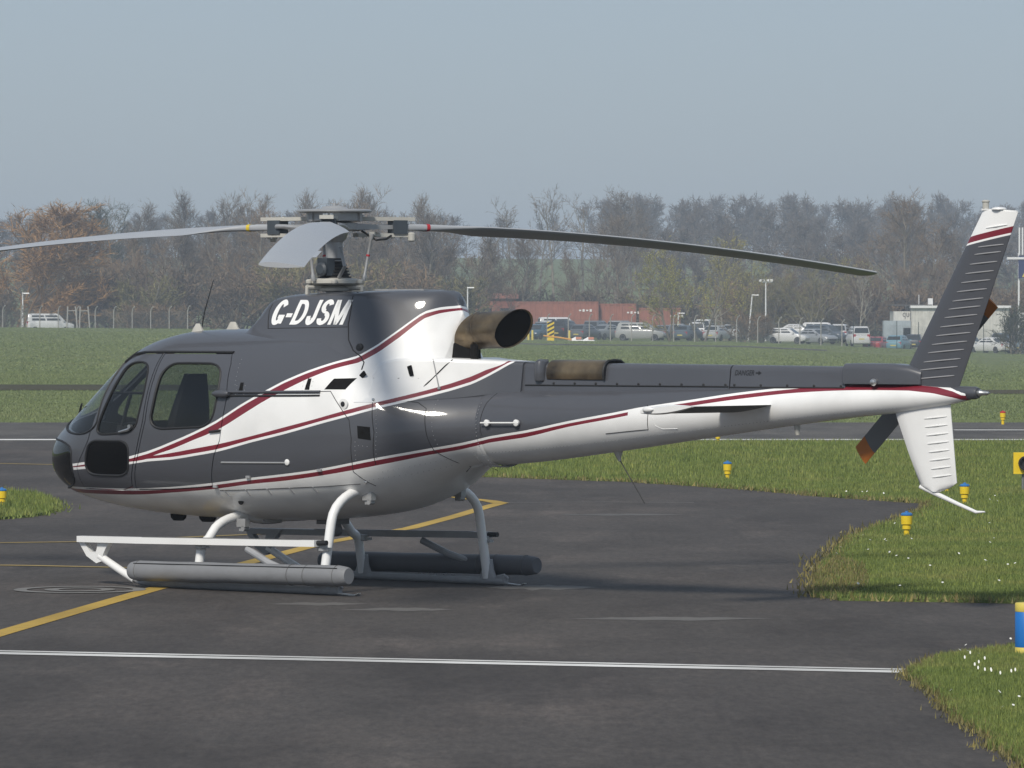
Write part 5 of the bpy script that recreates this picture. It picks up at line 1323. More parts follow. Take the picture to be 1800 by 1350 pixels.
def tree(kind, px, d, h, label, twig=None, group=None, width=1.0, name='bare_tree', bark=None, leafm=None, sink=0.0, cat='tree'):
    base_h = {'willow': 10, 'leafy': 9.5, 'leafy2': 10.5, 'bush': 3.2, 'bush2': 3.0, 'multi': 11, 'multi2': 11, 'round': 12, 'broad': 12.5}.get(kind, 13)
    TREE_N[0] += 1; k = TREE_N[0]
    p = at(px, d); p.z -= sink
    if kind in ('tall', 'tall2', 'spare') and px < 800: h *= .93
    o = empty(name, p, (k * 2.399) % (2 * PI)); s = h / base_h; o.scale = (s * width, s * width, s)
    tm, cm, lm = PROTO[kind]
    key = (kind, (bark or T_bark).name, (twig or T_brown).name)
    if key not in TM:
        a = tm.copy(); a.materials.append(bark or T_bark); b = cm.copy(); b.materials.append(twig or T_brown)
        c = None
        if lm is not None: c = lm.copy(); c.materials.append(leafm or T_leaf)
        TM[key] = (a, b, c)
    a, b, c = TM[key]
    link_mesh('trunk', a, None, o); cr = link_mesh('crown', b, None, o)
    if c is not None: link_mesh('leaves', c, None, o)
    return tag(o, label, cat, group)
TM = {}

LAND = [(60, 'just right of the orange willow'), (90, 'left of the gate frames'), (120, 'over the left gate frame'), (145, 'over the right gate frame'), (185, 'between the gate frames and the brambles'), (207, 'a little left of the brambles'), (235, 'over the first bramble bush'), (255, 'over the second bramble bush'), (287, 'over the last bramble bush'), (300, 'above the front of the cabin roof'), (333, 'left of the whip antenna'), (346, 'at the foot of the whip antenna'), (377, 'behind the whip antenna tip'), (392, 'above the second roof antenna'), (423, 'right of the roof antennas'), (450, 'above the front of the cowling'),
        (468, 'behind the near rotor blade tip'), (513, 'behind the middle of the near rotor blade'), (522, 'behind the near rotor blade edge'), (558, 'left of the rotor mast'), (567, 'just left of the rotor mast'), (590, 'behind the rotor mast'), (605, 'just right of the rotor mast'), (615, 'behind the rotor mast boot'), (640, 'behind the right pitch link'), (655, 'right of the pitch links'), (665, 'right of the swashplate'), (697, 'behind the red blade band'), (717, 'right of the red blade band'), (735, 'over the middle of the cowling'), (760, 'over the rear cowling highlight'), (787, 'over the rear edge of the cowling'), (800, 'left of the street lamp by the cowling'), (830, 'right of the street lamp by the cowling'),
        (850, 'above the exhaust pipe'), (890, 'above the exhaust outlet'), (930, 'right of the exhaust outlet'), (1000, 'over the middle of the long container'), (1050, 'over the container joint'), (1110, 'over the middle container'), (1160, 'over the right container'), (1210, 'behind the yellow-green willow'),
        (1290, 'left of the lamp posts'), (1310, 'behind the leaning lamp post'), (1332, 'between the lamp posts'), (1345, 'behind the floodlight mast'), (1374, 'right of the floodlight mast'), (1385, 'over the white hatchback'), (1416, 'right of the white hatchback'), (1425, 'over the silver saloon'), (1458, 'over the slate estate'), (1465, 'right of the slate estate'), (1500, 'left of the white van roof'), (1505, 'over the white van'), (1542, 'over the red car'), (1550, 'right of the red car'), (1584, 'over the light blue hatchback'), (1626, 'behind the foot of the fin'), (1640, 'behind the lower fin half'), (1668, 'behind the middle of the fin'), (1690, 'behind the fin ribs'), (1710, 'at the right edge of the fin'), (1730, 'just right of the fin'), (1752, 'over the white saloon right of the fin'), (1770, 'left of the evergreen shrub'), (1794, 'behind the evergreen shrub'), (1815, 'under the sign pylon'), (1836, 'just outside the right frame edge'), (1850, 'beyond the right frame edge'), (1878, 'farther beyond the right frame edge'), (1890, 'farthest beyond the right frame edge'), (1920, 'last beyond the right frame edge')]
USED = set()
def near(base, px):
    for _, ph in sorted(LAND, key=lambda q: abs(q[0] - px)):
        if (base, ph) not in USED: USED.add((base, ph)); return base + ' ' + ph
# behind the field fence on the left
tree('willow', 25, 500, 11.9, 'rounded orange-brown willow at the far left edge', T_orange, None, 1.55, 'willow_tree', T_orange)
tree('willow', -60, 505, 11.6, 'orange-brown willow cut by the left frame edge', T_orange, None, 1.4, 'willow_tree', T_orange)
tree('round', 170, 590, 13.0, 'dark rounded tree between the orange willow and the tall grey trees', T_dark, None, 1.25, 'rounded_tree')
tree('bush2', 10, 486, 3.6, 'pale grey bush below the orange willow', T_grey, None, 1.3, 'bush', cat='bush')
row = [(90, 520, 8.5, 'multi2'), (135, 530, 9.5, 'multi'), (185, 525, 9, 'multi2'), (235, 520, 9.6, 'multi'), (285, 530, 10.2, 'multi2'), (330, 520, 9.2, 'round'), (375, 525, 10, 'multi'), (420, 530, 10.8, 'multi2'), (465, 520, 10.4, 'round'), (510, 528, 11, 'multi'),
       (555, 524, 11.2, 'multi2'), (600, 530, 11.6, 'round'), (650, 522, 11.2, 'multi'), (695, 530, 11.3, 'multi2'), (740, 524, 11, 'round'), (785, 530, 10.8, 'multi'), (830, 526, 10.2, 'multi2')]
for px, d, h, kd in row:
    tree(kd, px, d, h, near('leafless brown tree of the dense left row', px), T_brown if px % 2 else T_grey, 'leafless trees behind the left fence', 1.15)
for px, d, h, kd in [(205, 600, 14.6, 'spare'), (250, 610, 14.2, 'tall'), (300, 600, 14.0, 'spare'), (345, 605, 15.2, 'tall'), (385, 600, 14.6, 'tall2'), (425, 610, 15.3, 'spare'), (470, 600, 14.2, 'tall2'), (520, 605, 14.8, 'tall'), (565, 600, 15.0, 'spare'), (615, 600, 15.4, 'tall'), (640, 612, 16.0, 'spare'), (665, 606, 14.6, 'tall2'), (715, 600, 14.8, 'tall'), (760, 606, 14.0, 'spare'), (60, 610, 13, 'tall'), (120, 600, 11.5, 'tall2')]:
    tree(kd, px, d, h, near('tall slender grey tree rising behind the row', px), T_grey, 'tall grey trees above the left row', 1.1)
for px, d, h, kd in [(145, 505, 5.2, 'bush'), (210, 508, 5.6, 'bush2'), (260, 500, 5.2, 'bush'), (330, 505, 5.8, 'bush2'), (395, 503, 5.2, 'bush'), (450, 506, 5.6, 'bush'), (520, 505, 6, 'bush2'), (590, 504, 6, 'bush'), (660, 505, 6, 'bush2'), (730, 505, 6, 'bush'), (800, 507, 5, 'bush2'), (90, 512, 4.2, 'bush')]:
    tree(kd, px, d, h, near('brown scrubby bush under the left trees', px), T_brown if px % 20 else T_green, 'scrub under the left tree row', 1.45, 'bush', cat='bush')
for px, d, h, kd in [(236, 489, 2.9, 'bush'), (268, 490, 2.7, 'bush2'), (300, 491, 2.9, 'bush')]:
    tree(kd, px, d, h, 'low bramble bush on the field edge, %s of three' % {236: 'leftmost', 268: 'middle', 300: 'rightmost'}[px], T_brown, 'bramble bushes on the field edge', 1.6, 'bramble_bush', cat='bush')
# centre: thinner, greyer
for px, d, h, kd, lab in [(870, 560, 11.6, 'multi', 'leafless tree just right of the engine exhaust'), (905, 700, 13.5, 'spare', 'thin far tree left of the skyline gap'), (945, 720, 14.6, 'spare', 'thin bare tree standing on the skyline, left of the pair'), (975, 720, 14.2, 'spare', 'thin bare tree standing on the skyline, right of the pair'), (1025, 730, 13.6, 'spare', 'crooked far tree in the skyline gap'),
                          (915, 545, 9.8, 'round', 'bare round-headed tree behind the left end of the containers'), (1022, 550, 9.4, 'multi2', 'many-stemmed tree behind the middle of the long container'), (1085, 560, 11.2, 'broad', 'broad bare tree behind the right end of the containers'), (1080, 690, 14.5, 'round', 'round-topped hazy tree at the right of the skyline gap'), (1130, 680, 12.5, 'tall2', 'hazy bare tree behind the yellow-green willow')]:
    tree(kd, px, d, h, lab, T_grey, None, 1.05 if kd != 'spare' else 1.25)
for px in (850, 890, 930, 1000, 1050, 1110, 1160, 1210): tree('bush2' if px % 20 else 'bush', px, 548, 4.4, near('grey-brown bush', px), T_grey, 'bushes behind the containers', 1.4, 'bush', cat='bush')
# right: yellow-green young leaf, then brown
tree('leafy', 1180, 478, 7.6, 'yellow-green leafing willow in front of the parked cars', T_green, None, 1.15, 'leafing_tree')
tree('leafy2', 1235, 486, 9.4, 'taller olive-green leafing tree just right of the yellow willow', T_green, None, 1.05, 'leafing_tree')
tree('leafy2', 1275, 500, 8.0, 'olive leafing tree behind the lamp masts', T_green, None, 1.0, 'leafing_tree')
for px, d, h, kd, tw in [(1310, 540, 8.6, 'multi', T_grey), (1345, 530, 7.6, 'multi2', T_green), (1385, 535, 8.4, 'multi', T_brown), (1425, 525, 8.0, 'multi2', T_green), (1465, 535, 8.6, 'leafy2', T_brown), (1505, 530, 8.0, 'multi', T_brown), (1550, 545, 9.4, 'multi2', T_brown), (1640, 550, 10.6, 'multi', T_brown), (1690, 545, 9.6, 'multi2', T_brown), (1730, 540, 8.2, 'multi', T_brown), (1770, 545, 7.8, 'multi2', T_brown), (1815, 545, 8.0, 'multi', T_brown), (1850, 545, 8.0, 'multi2', T_brown)]:
    tree(kd, px, d, h, near('brown leafless tree behind the car park', px), tw, 'leafless trees behind the car park', 1.2)
tree('broad', 1590, 580, 14.0, 'largest bare tree, spreading wide left of the tail fin', T_brown, None, 1.15)
tree('round', 1660, 590, 12.0, 'bare brown tree hidden partly by the tail fin', T_brown, None, 1.1)
tree('spare', 1510, 520, 6.6, 'pale forked birch trunk between the white van and the fin', T_pale, None, .8, 'birch_tree', T_pale)
for px in range(1290, 1850, 42): tree('bush' if px % 4 else 'bush2', px, 535, 5.2, near('brown scrub bush under the trees', px), T_brown, 'scrub behind the car park', 1.5, 'bush', cat='bush')
tree('bush', 1312, 482, 2.6, 'reddish-brown bramble thicket left of the white hatchback', T_brown, None, 1.5, 'bramble_bush', cat='bush')
tree('bush2', 1335, 484, 2.2, 'smaller bramble thicket touching the white hatchback', T_brown, None, 1.3, 'bramble_bush', cat='bush')
tree('bush', 1785, 474, 4.0, 'dark evergreen shrub right of the pale building', T_dark, None, 1.1, 'evergreen_shrub', T_bark, cat='shrub')

# hazy hillside wood: one mass
def wood(name, label, rows, twig, seed):
    rs = np.random.default_rng(seed); V, Fq = [], []; off = 0
    lite = [grow(40 + k, 12, .40, 16, 7, 5, 1.2, .2, .12, .12, wide=.11) for k in range(4)]
    arr = []
    for tm, cm, _ in lite:
        a = np.array([q.co[:] for q in cm.vertices]); fa = np.array([p.vertices[:] for p in cm.polygons])
        b = np.array([q.co[:] for q in tm.vertices]); fb = np.array([p.vertices[:] for p in tm.polygons if len(p.vertices) == 4])
        arr.append((np.concatenate([a, b]), np.concatenate([fa, fb + len(a)])))
    for d, step, h0, h1, u0, u1 in rows:
        u = u0
        while u < u1:
            x = u * d + rs.normal(0, 2); dd = d + rs.normal(0, 12); h = h0 + (h1 - h0) * rs.random(); s = h / 12.; a = rs.random() * 6.28
            v, f = arr[rs.integers(4)]; c, si = math.cos(a), math.sin(a); w = s * (1.0 + .25 * rs.random())
            V.append(np.stack([x + (v[:, 0] * c - v[:, 1] * si) * w, dd + (v[:, 0] * si + v[:, 1] * c) * w, tz(x, dd) + v[:, 2] * s], 1)); Fq.append(f + off); off += len(v)
            u += step / d * (.7 + .6 * rs.random())
    me = bpy.data.meshes.new(name); me.from_pydata(np.concatenate(V).tolist(), [], np.concatenate(Fq).tolist())
    tag(link_mesh(name, me, twig), label, 'wood', kind='stuff')
wood('hillside_wood', 'hazy blue-grey leafless wood along the hill on the right', [(640, 6, 7, 9, .036, .13), (690, 6, 7.5, 10, .03, .13), (740, 6, 8, 10.5, .028, .13), (790, 6.5, 9, 11, .026, .13), (845, 6.5, 9, 11.5, .024, .13), (900, 7, 9, 12, .022, .13), (960, 7, 10, 13, .020, .13), (1020, 7, 10, 12, .02, .13), (1090, 6.5, 10, 12.5, .018, .13), (1160, 6.5, 10, 13, .018, .13), (1210, 6.5, 10, 13.2, .018, .13)], T_far, 5)
wood('hillside_wood', 'faint grey wood on the far slope behind the left and centre trees', [(1180, 8, 7, 10, -.13, .02), (1100, 8, 6, 9, -.13, .0), (1000, 8, 6, 9, -.13, -.01), (900, 7, 6, 9, -.13, -.012), (800, 7, 6, 9, -.13, -.014), (700, 6, 7, 9, -.13, -.012), (640, 6, 8, 10, -.13, -.012)], T_far, 6)

# ---- fence round the car park and the field
FD = 476.0
M_conc = mat('weathered_concrete', (.34, .33, .30), .85, noise=.2, nscale=6)
M_fgreen = mat('dark_green_steel', (.035, .05, .042), .5)
def mesh_mat(name, col, cover):
    m, N, L, b = nodes_mat(name)
    tc = N.new('ShaderNodeTexCoord'); sp = N.new('ShaderNodeSeparateXYZ'); L.new(tc.outputs['Object'], sp.inputs[0])
    def bars(o, sc, w):
        a = N.new('ShaderNodeMath'); a.operation = 'MULTIPLY'; a.inputs[1].default_value = sc; L.new(o, a.inputs[0])
        f_ = N.new('ShaderNodeMath'); f_.operation = 'FRACT'; L.new(a.outputs[0], f_.inputs[0])
        l = N.new('ShaderNodeMath'); l.operation = 'LESS_THAN'; l.inputs[1].default_value = w; L.new(f_.outputs[0], l.inputs[0]); return l.outputs[0]
    mx = N.new('ShaderNodeMath'); mx.operation = 'MAXIMUM'; L.new(bars(sp.outputs['X'], 16, cover), mx.inputs[0]); L.new(bars(sp.outputs['Z'], 16, cover), mx.inputs[1])
    t = N.new('ShaderNodeBsdfTransparent'); ms = N.new('ShaderNodeMixShader'); L.new(mx.outputs[0], ms.inputs[0]); L.new(t.outputs[0], ms.inputs[1]); L.new(b.outputs[0], ms.inputs[2])
    L.new(ms.outputs[0], N['Material Output'].inputs[0]); b.inputs['Base Color'].default_value = (*col, 1); b.inputs['Roughness'].default_value = .6
    return m
M_wire = mesh_mat('wire_mesh', (.10, .115, .105), .09)
def fence(label, px0, px1, step, h, post_m, crank, d=FD):
    p0 = at(px0, d); o = empty('mesh_fence', p0); tag(o, label, 'fence')
    n = int((px1 - px0) / step); tops = []
    for i in range(n + 1):
        p = at(px0 + (px1 - px0) * i / n, d) - p0; w = .055 if crank else .035
        b = MB(); b.tube([p + Vector((0, 0, -.3)), p + Vector((0, 0, h))] + ([p + Vector((.10, -.12, h + .28)), p + Vector((.24, -.28, h + .42))] if crank else [p + Vector((0, 0, h + .35))]), w, 6); b.build('fence_post', post_m, o)
        tops.append(p)
    b = MB()
    for i in range(n):
        a, c = tops[i], tops[i + 1]; b.add([a + Vector((0, .06, -.2)), c + Vector((0, .06, -.2)), c + Vector((0, .06, h - .05)), a + Vector((0, .06, h - .05))], [(0, 1, 2, 3)])
        b.tube([a + Vector((0, .06, h - .05)), c + Vector((0, .06, h - .05))], .015, 4)
    tag(b.build('mesh_panel', M_wire, o, smooth=False), kind='stuff')
fence('cranked concrete post fence along the field edge at far left', -60, 330, 31, 2.1, M_conc, True, 484)
fence('concrete post mesh fence in front of the cars, right of the exhaust', 925, 1480, 37, 2.0, M_conc, True)
fence('dark green steel post fence in front of the pale building', 1500, 1920, 37, 2.2, M_fgreen, False)
for px in (126, 148):
    g_ = empty('gate_frame', at(px, 480)); tag(g_, 'pale braced gate frame in the left fence, %s of the two' % ('left' if px == 126 else 'right'), 'gate')
    b = MB(); b.tube([(-.45, 0, -.2), (-.35, 0, 2.2)], .07, 6); b.build('post', M_conc, g_); b = MB(); b.tube([(.55, 0, -.2), (.35, 0, 2.2)], .07, 6); b.build('post', M_conc, g_)
    b = MB(); b.tube([(-.38, 0, 1.8), (.38, 0, 1.8)], .045, 6); b.build('rail', M_conc, g_)

# ---- cars
M_cglass = mat('car_glass', (.012, .014, .016), .12, coat=.5)
M_tyre = mat('car_tyre', (.012, .012, .012), .8); M_rim = mat('wheel_rim', (.35, .35, .36), .4, metal=.6)
M_tail = mat('tail_lamp', (.40, .01, .012), .3); M_head = mat('head_lamp', (.62, .63, .64), .2); M_plate = mat('number_plate', (.62, .52, .12), .5)
CARCOL = {}
def car_paint(c):
    if c not in CARCOL: CARCOL[c] = mat('car_paint_%02d' % len(CARCOL), c, .3, coat=.6)
    return CARCOL[c]
KIND = {  # length, width, belt height profile, roof: x0,x1 (base), x0r,x1r (top), height
 'hatch': (3.9, 1.70, .95, (-1.88, .95), (-1.42, .25), 1.46), 'sedan': (4.6, 1.80, .95, (-1.55, 1.25), (-.75, .35), 1.45), 'mpv': (4.6, 1.82, 1.02, (-2.2, 1.55), (-1.95, .55), 1.70), 'van': (4.5, 1.78, 1.10, (-2.2, 1.45), (-2.12, .75), 1.86), 'suv': (4.4, 1.84, 1.08, (-2.1, 1.2), (-1.8, .5), 1.72)}
def car(px, d, yaw, kind, col, label, lift=0.0):
    L_, W_, belt, (bx0, bx1), (rx0, rx1), H_ = KIND[kind]; hl, hw = L_ / 2, W_ / 2; cp_ = car_paint(col)
    o = empty('parked_car', at(px, d) + Vector((0, 0, lift)), yaw); tag(o, label, 'car' if kind != 'van' else 'van', 'parked cars and vans')
    body_ = MB(); rings = []
    for x, zt, zb, k in ((-hl, belt - .22, .42, .80), (-hl + .06, belt - .06, .30, .90), (-hl + .35, belt + .0, .22, .985), (-.6, belt + .02, .20, 1), (.6, belt, .20, 1), (bx1 - .05, belt - .03, .20, 1), (hl - .45, belt - .13, .22, .97), (hl - .1, belt - .24, .28, .86), (hl, belt - .36, .40, .74)):
        w = hw * k; rings.append([(x, -w * .92, zb), (x, w * .92, zb), (x, w, zb + .12), (x, w, zt - .16), (x, w * .95, zt - .04), (x, w * .84, zt), (x, -w * .84, zt), (x, -w * .95, zt - .04), (x, -w, zt - .16), (x, -w, zb + .12)])
    body_.loft(rings); body_.build('body', cp_, o, angle=45)
    gh = MB(); lev = []
    for t in (0, .5, .9, 1.0):
        kk = t if t < 1 else 1.0; x0, x1 = lerp(bx0, rx0, min(1, kk * 1.02)), lerp(bx1, rx1, min(1, kk * 1.02)); z = lerp(belt - .03, H_ - .02, t) + (.02 if t == 1 else 0)
        if t == 1: x0 += .12; x1 -= .16
        w = hw * (.90 - .20 * t ** 1.5) * (.92 if t == 1 else 1)
        lev.append([(x0, -w * .94, z), (x0 + .12, -w, z), (x1 - .14, -w, z), (x1, -w * .90, z), (x1, w * .90, z), (x1 - .14, w, z), (x0 + .12, w, z), (x0, w * .94, z)])
    gh.loft(lev); gh.build('cabin', cp_, o, angle=40)
    def gpt(t, x, sgn):  # point on the cabin side
        w = hw * (.90 - .20 * t ** 1.5) + .006; return Vector((x, sgn * w, lerp(belt - .03, H_ - .02, t)))
    for sgn in (-1, 1):
        nwin = 3 if kind in ('mpv', 'suv') else 2
        for i in range(nwin):
            a, b_ = .03 + i * .97 / nwin + .02, .03 + (i + 1) * .97 / nwin - .03
            X = lambda u, t: lerp(lerp(bx0 + .30, bx1 - .30, u), lerp(rx0 + .22, rx1 - .22, u), t)
            wn_ = MB(); wn_.add([gpt(t, X(u, t), sgn) for u, t in ((a, .16), (b_, .16), (b_, .80), (a, .80))], [(0, 1, 2, 3)]); wn_.build('side_window', M_cglass, o, smooth=False)
    for nm, b0, r0, sg_ in (('windscreen', bx1, rx1, 1), ('rear_window', bx0, rx0, -1)):
        t0, t1 = (.10, .86) if sg_ > 0 else (.22, .84)
        wn_ = MB(); wn_.add([Vector((lerp(b0, r0, t * 1.02) + sg_ * .012, s2 * hw * (.80 - .16 * t), lerp(belt - .03, H_ - .02, t))) for t, s2 in ((t0, -1), (t0, 1), (t1, 1), (t1, -1))], [(0, 1, 2, 3)]); wn_.build(nm, M_cglass, o, smooth=False)
    for x in (-hl + .78, hl - .80):
        for sgn in (-1, 1):
            wh = MB(); wh.lathe([(.20, -.09), (.30, -.09), (.315, -.07), (.315, .07), (.30, .09), (.20, .09)], (x, sgn * (hw - .085), .315), 18, axis='Y'); w_ = wh.build('wheel', M_tyre, o)
            rm = MB(); rm.lathe([(.05, sgn * .06), (.20, sgn * .092), (.205, sgn * .08)], (x, sgn * (hw - .083), .315), 14, axis='Y'); rm.build('rim', M_rim, w_)
    for sgn in (-1, 1):
        b = MB(); b.box((-hl + .07, sgn * hw * .74, belt - .22), (.10, .26, .22 if kind != 'van' else .5)); b.build('tail_lamp', M_tail, o, smooth=False)
        b = MB(); b.box((hl - .12, sgn * hw * .62, belt - .36), (.16, .34, .13)); b.build('head_lamp', M_head, o, smooth=False)
        b = MB(); b.box((bx1 - .22, sgn * (hw + .06), belt + .06), (.12, .16, .12)); b.build('door_mirror', cp_, o, smooth=False)
    b = MB(); b.box((-hl - .004, 0, .52 if kind != 'van' else .7), (.02, .52, .11)); b.build('number_plate', M_plate, o, smooth=False)
    b = MB(); b.box((hl - .02, 0, .40), (.05, W_ * .55, .13)); b.build('bumper_grille', M_cglass, o, smooth=False)
    return o
RT, AW = 0.0, R(90)   # yaw 0: nose to the right; 90: nose away from the camera
car(946, 492, R(-115), 'hatch', (.03, .09, .14), 'dark blue hatchback nose-on at the left end of the car park')
car(994, 498, R(65), 'suv', (.015, .016, .018), 'black four-wheel drive behind the striped board', .1)
car(985, 520, R(10), 'van', (.58, .58, .58), 'white van roof showing under the long container', .25)
car(1030, 497, R(60), 'hatch', (.11, .12, .135), 'dark grey hatchback left of the silver cars')
car(1068, 500, R(50), 'sedan', (.24, .255, .27), 'silver-blue saloon behind the orange and white markers')
car(1126, 488, R(-12), 'mpv', (.36, .365, .355), 'silver people carrier seen from the side in the middle of the car park')
car(1212, 496, R(60), 'hatch', (.09, .12, .15), 'blue-grey hatchback half hidden by the yellow-green willow')
car(1240, 512, R(80), 'van', (.66, .66, .66), 'white van behind the olive tree', .15)
car(1262, 496, R(65), 'hatch', (.42, .43, .43), 'pale silver hatchback left of the bramble thicket')
car(1385, 484, R(-20), 'hatch', (.70, .70, .70), 'white hatchback with its nose towards the fence right of the brambles')
car(1432, 494, R(-45), 'sedan', (.30, .315, .34), 'silver saloon parked just right of the white hatchback')
car(1452, 503, R(-35), 'suv', (.06, .075, .10), 'dark slate estate behind the silver saloon', .15)
car(1400, 512, R(-15), 'sedan', (.60, .60, .60), 'white saloon in the second row behind the white hatchback', .35)
car(1448, 522, R(-10), 'mpv', (.62, .62, .62), 'white people carrier at the back behind the slate estate', .35)
car(1508, 484, R(95), 'van', (.66, .66, .66), 'white van seen squarely from behind, left of the red car')
car(1543, 486, R(70), 'sedan', (.36, .02, .025), 'low red car right of the white van', -.45)
car(1580, 487, R(70), 'hatch', (.15, .32, .40), 'light blue hatchback with a red rear lamp left of the fin', -.25)
car(1608, 492, R(80), 'hatch', (.02, .025, .04), 'near-black car beside the light blue hatchback', -.1)
car(1742, 482, R(128), 'sedan', (.70, .70, .69), 'white saloon seen from its rear corner right of the fin')
car(1702, 496, R(60), 'hatch', (.05, .055, .06), 'dark car peeping out left of the white saloon right of the fin', .1)
car(1808, 486, R(60), 'hatch', (.16, .21, .24), 'blue-grey hatchback cut by the right frame edge')
car(958, 512, R(75), 'hatch', (.20, .21, .22), 'grey hatchback roof in the second row above the blue hatchback', .2)
car(1050, 514, R(70), 'mpv', (.13, .14, .16), 'charcoal people carrier in the second row under the container joint', .1)
car(1093, 516, R(65), 'suv', (.30, .31, .32), 'silver four-wheel drive in the second row left of the people carrier', .1)
car(1170, 500, R(70), 'sedan', (.16, .17, .19), 'slate saloon between the people carrier and the willow stems')
car(1192, 516, R(80), 'hatch', (.34, .34, .35), 'pale grey hatchback in the second row behind the willow', .1)
car(1226, 500, R(85), 'mpv', (.60, .60, .60), 'white people carrier between the blue-grey and silver hatchbacks', .05)
car(1290, 505, R(75), 'hatch', (.50, .51, .52), 'light silver hatchback behind the bramble thicket', .1)
car(1478, 512, R(80), 'van', (.56, .56, .56), 'pale van in the second row left of the white van', .1)
car(1765, 500, R(70), 'suv', (.10, .13, .16), 'dark blue four-wheel drive between the white saloon and the frame edge', .1)
car(88, 498, R(10), 'van', (.66, .67, .67), 'white pickup van beyond the left field edge', .35)

# ---- containers and buildings
def corr_mat(name, col, sc):
    m, N, L, b = nodes_mat(name); tc = N.new('ShaderNodeTexCoord'); w = N.new('ShaderNodeTexWave'); w.inputs['Scale'].default_value = sc; w.bands_direction = 'X'
    L.new(tc.outputs['Object'], w.inputs['Vector']); n = noise_n(N, L, tc.outputs['Object'], 1.2, 6, .7)
    c = mixc(N, L, ramp_n(N, L, n, [(.3, (0, 0, 0)), (.7, (1, 1, 1))]), tuple(x * .8 for x in col), tuple(x * 1.2 for x in col)); L.new(c, b.inputs['Base Color']); b.inputs['Roughness'].default_value = .65
    bump_n(N, L, b, w.outputs[0], .5, .03); return m
M_cont = corr_mat('terracotta_container', (.30, .115, .075), 1.2); M_brick = corr_mat('red_brick', (.29, .105, .07), 3)
M_cream2 = corr_mat('cream_cladding', (.56, .55, .50), 1.0); M_bluec = corr_mat('pale_blue_cladding', (.36, .41, .44), 2.0); M_roofd = mat('dark_roof_edge', (.09, .085, .08), .7)
M_signw = mat('white_sign', (.75, .75, .74), .5); M_signb = mat('dark_blue_sign', (.012, .022, .10), .4); M_signy = mat('yellow_sign_mark', (.65, .5, .05), .5)
def container(px0, px1, d, z0, h, label, marks=True):
    a, b_ = at(px0, d, 0), at(px1, d, 0); l = b_.x - a.x; o = empty('shipping_container', ((a.x + b_.x) / 2, d + 1.2, z0)); tag(o, label, 'container')
    b = MB(); b.box((0, 0, h / 2), (l, 2.4, h)); b.build('container_wall', M_cont, o, smooth=False)
    n = max(4, int(l / .55))
    for i in range(n):
        b = MB(); b.box((-l / 2 + (i + .5) * l / n, -1.215, h / 2), (l / n * .5, .05, h - .25)); b.build('wall_rib', M_cont, o, smooth=False)
    for z in (.06, h - .05):
        b = MB(); b.box((0, -1.225, z), (l + .02, .08, .13)); b.build('edge_rail', M_cont, o, smooth=False)
    if marks:
        b = MB()
        for i in range(4): b.box((l * .28 + i * .36, -1.25, h * .62), (.22, .012, .16 + .1 * (i % 2)))
        tag(b.build('white_marking', M_signw, o, smooth=False), kind='stuff')
container(905, 1052, 535, tz(0, 535) + 1.25, 2.35, 'long terracotta container behind the parked cars')
container(1054, 1118, 536, tz(8, 535) + 1.15, 2.35, 'middle terracotta container next to the gap')
container(1124, 1196, 534, tz(12, 535) + .9, 2.2, 'right terracotta container with white marks')
x0, x1 = at(800, 545, 0).x, at(908, 545, 0).x
bk_ = empty('brick_building', ((x0 + x1) / 2, 548, tz(0, 545))); tag(bk_, 'low red brick building behind the exhaust pipe', 'building')
b = MB(); b.box((0, 0, 2.0), (x1 - x0, 6, 4.0)); b.build('wall', M_brick, bk_, smooth=False)
b = MB(); b.loft([[(-(x1 - x0) / 2 - .2, y, z) for y, z in ((-3.3, 3.95), (3.3, 3.95), (0, 4.5))], [((x1 - x0) / 2 + .2, y, z) for y, z in ((-3.3, 3.95), (3.3, 3.95), (0, 4.5))]]); b.build('roof', M_cont, bk_, smooth=False)
for i in range(3):
    b = MB(); b.box((-1.8 + i * 1.9, -3.03, 2.3), (1.0, .06, 1.3)); w_ = b.build('window', M_cglass, bk_, smooth=False)
    b = MB(); b.box((-1.8 + i * 1.9, -3.06, 1.6), (1.2, .12, .1)); b.build('sill', M_conc, w_, smooth=False)
zb = tz(40, 500)
pb = empty('pale_building', (at(1690, 505, 0).x, 505, zb)); tag(pb, 'flat-roofed pale building behind the tail fin', 'building')
X = lambda px: (px - 1690) / FPX * 505
b = MB(); b.box(((X(1602) + X(1775)) / 2, 3, 1.95), (X(1775) - X(1602), 6, 3.9)); b.build('wall', M_cream2, pb, smooth=False)
b = MB(); b.box(((X(1602) + X(1775)) / 2, 2.9, 4.03), (X(1775) - X(1602) + .2, 6.4, .24)); b.build('fascia', M_signw, pb, smooth=False)
b = MB(); b.box(((X(1572) + X(1601)) / 2, 3.5, 1.8), (X(1601) - X(1572), 5, 3.6)); b.build('side_wing', M_cream2, pb, smooth=False)
b = MB(); b.box(((X(1566) + X(1640)) / 2, 3.2, 4.20), (X(1640) - X(1566), 5, .10)); b.build('canopy_roof', M_roofd, pb, smooth=False)
b = MB(); b.box(((X(1553) + X(1601)) / 2, .6, 1.35), (X(1601) - X(1553), 1.4, 2.7)); b.build('corrugated_screen', M_bluec, pb, smooth=False)
b = MB(); b.box((X(1594), .8 - .85, 1.0), (.7, .1, 2.0)); b.build('door', M_cglass, pb, smooth=False)
tmx = text_mesh('que', 0, .95, 0, .62); 
for q in tmx.vertices: q.co = Vector((q.co.x + X(1588), .98, q.co.z + 2.85))
link_mesh('wall_lettering', tmx, M_roofd, pb)
for i in range(14):
    xx = X(1602) + (X(1775) - X(1602)) * (i + .5) / 14; b = MB(); b.box((xx, -.012, 1.95), (.05, .05, 3.7)); b.build('cladding_joint', M_cream2, pb, smooth=False)
